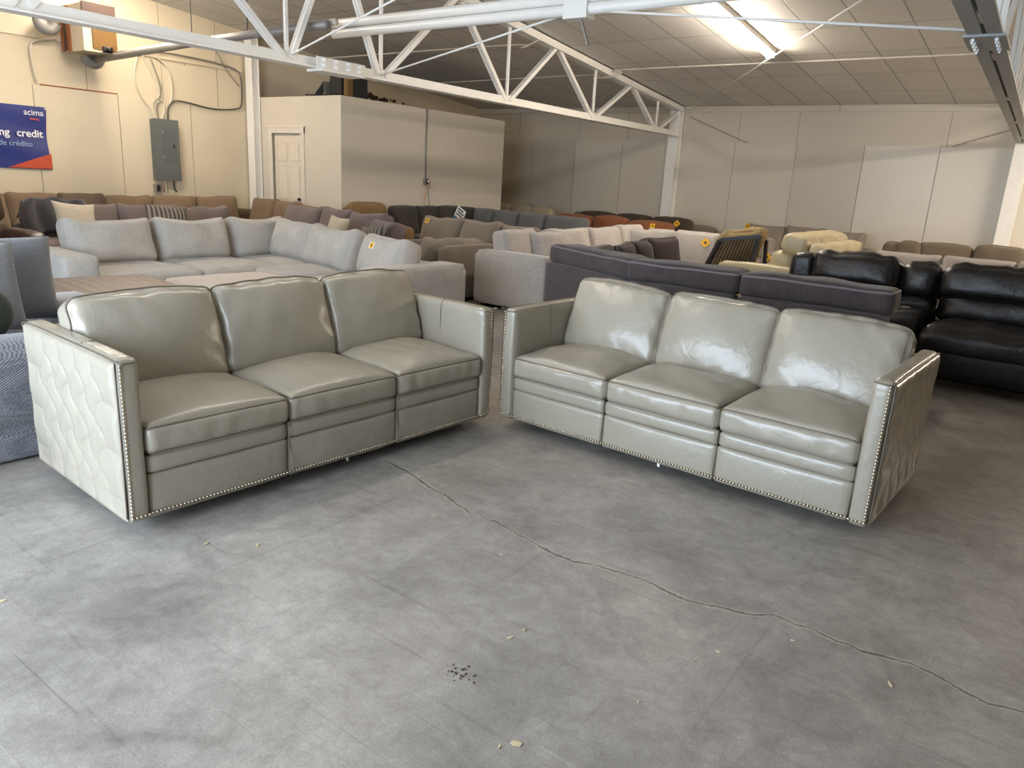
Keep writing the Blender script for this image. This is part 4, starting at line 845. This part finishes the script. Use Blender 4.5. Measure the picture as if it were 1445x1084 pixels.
for i, (x0, x1) in enumerate(((-.31, .02), (.97, 1.30))):
    bl('console', x0, x1, -.40, .36, .05, .60, .04, (0, .01, .01), n=8); bl('console_lid', x0 + .01, x1 - .01, -.02, .32, .57, .67, .03, (0, .01, .02), n=8)
    bl('console_back', x0 + .0, x1 - .0, .16, .50, .62, .98, .10, (.01, .05, .015), .007, .16, seed=30 + i, n=14)
    part('cup_holder', xf(lathe([(.04, 0), (.043, .012), (.036, .012), (.034, -.03), (.004, -.03)], 18), ((x0 + x1) / 2, -.2, .612)), galv, t)
# cream leather recliner sofa, side-on
t = thing('cream_leather_recliner', 'cream leather reclining sofa seen from its arm end, a dark button panel on the arm', 'recliner sofa', (-2.6, 10.0, 0)); q = at(t); t.location.x += .36
def cl(name, x0, x1, y0, y1, z0, z1, r, puff, ly=0, n=10, wr=.004, seed=1):
    o = q(0, 0); return part(name, xf(Soft(x1 - x0, y1 - y0, z1 - z0, r, puff, n=n, wr=wr, seed=seed).geo(), ((x0 + x1) / 2 + o[0], (y0 + y1) / 2 + o[1], (z0 + z1) / 2), roty(ly)), l_cream, t)
ym = [9.42, 10.12, 10.82, 11.52]
ar = cl('arm', -3.55, -2.58, 9.20, 9.41, .05, .66, .06, (.02, .01, .02)); cl('arm', -3.55, -2.58, 11.54, 11.75, .05, .66, .06, (.02, .01, .02))
part('button_panel', (lambda o: box(-3.16 + o[0], -3.05 + o[0], 9.180 + o[1], 9.20 + o[1], .53, .565))(q(0, 0)), black_plastic, ar, False)
for i in range(3):
    a, b = ym[i] + .01, ym[i + 1] - .01
    cl('base', -3.45, -2.62, a, b, .05, .32, .03, (0, 0, 0), n=4); cl('seat_cushion', -3.55, -2.85, a, b, .30, .52, .08, (.03, 0, .04), seed=i)
    cl('back_cushion', -2.98, -2.70, a, b, .48, .84, .09, (.04, .0, .02), .22, seed=3 + i); cl('headrest_cushion', -2.86, -2.56, a, b, .82, 1.05, .07, (.03, .0, .015), .22, seed=6 + i)
    cl('back_shell', -2.60, -2.42, a, b, .12, .96, .04, (.01, 0, 0), .2, n=5)
# black slatted chair turned over on its side with a fur throw
t = thing('slatted_chair', 'black slatted chair with a gold fur seat, tipped up behind the grey tan sectional', 'chair', (-3.66, 9.62, 0), -.05)
blk = plain('black_wood', (26, 23, 21), .45)
P0, P1, P2, P3 = np.array([-.26, 0, .42]), np.array([-.06, 0, .90]), np.array([.44, .10, .99]), np.array([.34, .10, .45])
for a, b in ((P0, P1), (P1, P2), (P2, P3), (P3, P0)): part('rail', bar(a, b, .045, .045), blk, t, False)
for i in range(1, 13):
    f = i / 13; part('slat', bar(P1 + (P2 - P1) * f, P0 + (P3 - P0) * f, .014, .014), blk, t, False)
for a in (P0, P3): part('leg', bar(a, a + np.array([.03, .05, -.42]), .04), blk, t, False)
for a in (P1 + np.array([.03, .30, -.02]), P2 + np.array([-.03, .30, -.06])): part('leg', bar(a, np.array([a[0] + .05, a[1] + .05, 0]), .04), blk, t, False)
fur = fabric('gold_fur', (160, 138, 96), .35, 60, 1.0, c2=(104, 86, 56))
s = Soft(.62, .22, .62, .09, (.02, .04, .02), n=20, wr=.012, wf=40); v = s.geo(); vv = np.asarray(v[0]).copy(); vv[:, 0] += vv[:, 2] * .30; vv[:, 2] += vv[:, 0] * .16
part('fur_cushion', (vv + [.04, .30, .71], v[1]), fur, t)
# grey sofas along the back wall, right part
t = thing('stone_grey_sofa', 'stone grey sofa with plump cushions against the back wall, behind the slatted chair', 'sofa', (-4.1, 14.5, 0)); q = at(t)
seat_run(t, q(-5.28, 13.95), 0, 2.5, 1.0, f_stone, 3, [(.14, .90, .93), (.92, 1.62, .96), (1.64, 2.30, .93)], back_h=.66, k=.03, sag=.01, seed=141, arm_l=.14, arm_r=.2, arm_h=.62, ct=.24)
t = thing('stone_grey_loveseat', 'stone grey loveseat standing in front of the stone grey sofa at the back wall', 'sofa', (-4.4, 12.9, 0)); q = at(t)
seat_run(t, q(-5.12, 12.35), 0, 1.30, .95, f_stone, [(.0, 1.08)], [(.02, 1.06, .80)], back_h=.60, k=.0, sag=.0, seed=145, arm_r=.22, arm_h=.60)
t = thing('khaki_sectional', 'khaki brown sectional with a humped back, behind the black leather recliner', 'sectional', (-1.4, 12.9, 0)); q = at(t)
seat_run(t, q(-2.45, 12.45), 0, 2.6, 1.0, f_khaki, 3, [(.08, .36, .89, -.04), (.30, .62, .93, -.10), (.56, 1.30, .93), (1.32, 1.98, .955), (2.0, 2.6, .94)], back_h=.72, k=.0, sag=-.02, seed=151)
t = thing('silver_grey_sofa', 'silver grey sofa between the khaki sectional and the black leather recliner', 'sofa', (-1.3, 11.6, 0)); q = at(t)
seat_run(t, q(-2.22, 11.0), 0, 2.4, .98, f_silver, 3, [(.04, .86, .83), (.88, 1.72, .84), (1.74, 2.38, .86)], back_h=.64, k=.02, sag=.0, seed=157)
tb = thing('side_table', 'low dark wooden side table against the back wall, right of the stone grey sofa', 'table', (-2.42, 14.55, 0)); part('table_top', box(-.3, .3, -.25, .25, .50, .54), wood, tb, False)
for x in (-.26, .26):
    for y in (-.21, .21): part('leg', box(x - .02, x + .02, y - .02, y + .02, 0, .50), wood, tb, False)

# hanging show card on the charcoal sectional
t = thing('show_card', 'white and blue show card hanging on the charcoal sectional below the outlet', 'sign', (-9.02, 10.42, .70), H90 - .2)
cw = plain('card_white', (205, 208, 210), .5); cb_ = plain('card_blue', (34, 74, 120), .5); ck = plain('card_black', (40, 42, 48), .5)
Rt = roty(.55) @ rotx(-.12)
part('card', xf(box(-.11, .11, -.006, 0, 0, .30), (0, 0, 0), Rt), cw, t, False); part('blue_band', xf(box(-.11, .11, -.008, -.0062, 0, .10), (0, 0, 0), Rt), cb_, t, False)
for i, (a, b) in enumerate(((-.09, .08), (-.08, .09), (-.09, .05))): part('print_line', xf(box(a, b, -.008, -.0062, .14 + i * .05, .165 + i * .05), (0, 0, 0), Rt), ck, t, False)

# yellow price tags pinned to the stock
bpy.context.view_layer.update()
yel = plain('tag_yellow', (232, 178, 30), .6); whc = plain('tag_white', (236, 234, 228), .6); ink = plain('tag_ink', (60, 52, 30), .6)
def price_tag(x, z, y0, label, s=.075, square=False, back=None, dirv=(0, 1, 0), org=None):
    dg_ = bpy.context.evaluated_depsgraph_get(); o = Vector(org or (x, y0, z)); d = Vector(dirv)
    hit, p, nn, _, _, _ = SC.ray_cast(dg_, o, d, distance=4.0)
    if not hit: p, nn = o + d * .5, -d
    t = thing('price_tag', label, 'price tag', p + nn * .006, 0, 'yellow price tags')
    R = nn.to_track_quat('Z', 'Y').to_matrix(); a = 0 if square else PI / 4; k = s / 2 * (1.0 if square else 1.1)
    def sq(k, off, ang, sy=1):
        P = [(k * math.cos(ang + PI / 4 + i * PI / 2) * 1.414, k * sy * math.sin(ang + PI / 4 + i * PI / 2) * 1.414) for i in range(4)]
        return np.array([list(R @ Vector((u, v, off + e))) for e in (0, .002) for u, v in P]), [(0, 3, 2, 1), (4, 5, 6, 7)] + [(i, (i + 1) % 4, (i + 1) % 4 + 4, i + 4) for i in range(4)]
    if back: part('tag_backing', sq(k * 1.6, -.003, 0, .7), whc, t, False)
    part('tag_face', sq(k, 0, a), yel, t, False); part('tag_print', sq(k * .35, .0022, a), ink, t, False)
price_tag(-6.02, .86, 10.9, 'yellow price tag on the right cushion of the rust sofa', .085, True)
price_tag(-6.18, .87, 13.0, 'yellow price tag on the right end of the espresso sofa', .09)
price_tag(-4.16, .80, 9.4, 'yellow price tag on the end cushion of the grey tan sectional', .095)
price_tag(-5.10, .90, 13.0, 'yellow price tag on the left cushion of the stone grey sofa', .09)
price_tag(-3.93, .52, 11.6, 'yellow price tag on the arm of the stone grey loveseat', .09)
price_tag(-7.70, .86, 7.75, 'yellow price tag on the left cushion of the taupe sectional', .075, True)
price_tag(-5.75, .78, 4.2, 'yellow and white price tag on the end cushion of the light grey sectional', .065, True, True)

# wood chips and crumbs on the floor
chip_m = plain('pale_wood_chip', (206, 186, 150), .8); grit_m = plain('dark_grit', (70, 62, 54), .9)
chips = [(-1.26, 1.81, .026), (-.68, 2.22, .016), (-1.25, 1.88, .014), (-1.64, 2.25, .012), (-.72, 2.12, .012), (-.5, 2.46, .014), (-.77, 1.81, .014), (-.95, 1.43, .034), (-.18, 2.43, .030), (-2.59, 1.50, .030), (-2.43, 1.63, .026), (-2.09, 2.33, .016), (-.63, 3.18, .018), (-.98, 1.39, .016), (-1.40, 2.23, .012), (-1.6, 2.34, .012), (-2.72, .81, .026), (-1.95, 2.08, .012), (-1.72, 2.88, .014), (-.85, 2.70, .014)]
where = ['near the middle of the open floor', 'just before the crack, right of centre', 'close beside the larger chip in mid floor', 'beside the crack below the sofas', 'left of the paler chips before the crack', 'on the crack, right of centre', 'well before the crack near the photo bottom', 'splinter at the bottom of the photo', 'reddish splinter right of the crack middle', 'splinter before the left sofa corner', 'pale splinter before the left sofa rail', 'under the crack start by the left sofa', 'before the right leather sofa end', 'small crumb beside the bottom splinter', 'just below the crack, left half', 'where the crack bends below the sofas', 'splinter at the left edge of the floor', 'on bare floor between the left sofa and the crack', 'between the crack and the right sofa', 'beyond the crack before the right sofa']
rs = np.random.RandomState(6)
for (x, y, s), w in zip(chips, where):
    k = 6; a = np.linspace(0, 2 * PI, k, endpoint=False); r = rs.uniform(.6, 1, k); e = rs.uniform(.25, .6)
    s *= .62
    v = np.array([(s * r[i] * math.cos(a[i]), s * e * r[i] * math.sin(a[i]), z) for z in (.0005, .004) for i in range(k)])
    o = part('wood_chip', (v, [tuple(range(k))[::-1], tuple(range(k, 2 * k))] + [(i, (i + 1) % k, (i + 1) % k + k, i + k) for i in range(k)]), chip_m, None, False)
    o.location = (x, y, 0); o.rotation_euler = (0, 0, rs.uniform(0, 3)); tag(o, 'pale wood chip ' + w, 'wood chip', 'wood chips on the floor')
gs = []
for i in range(26):
    a, b = rs.normal(size=2) * .022; s = rs.uniform(.003, .008); gs.append(xf(Soft(s, s, s * .7, s * .3, n=2).geo(), (a * 1.5, b, s * .3)))
o = part('grit_patch', join(*gs), grit_m); o.location = (-1.27, 1.555, 0); o['kind'] = 'stuff'; tag(o, 'small scatter of dark grit on the floor, low centre of the photo', 'grit')
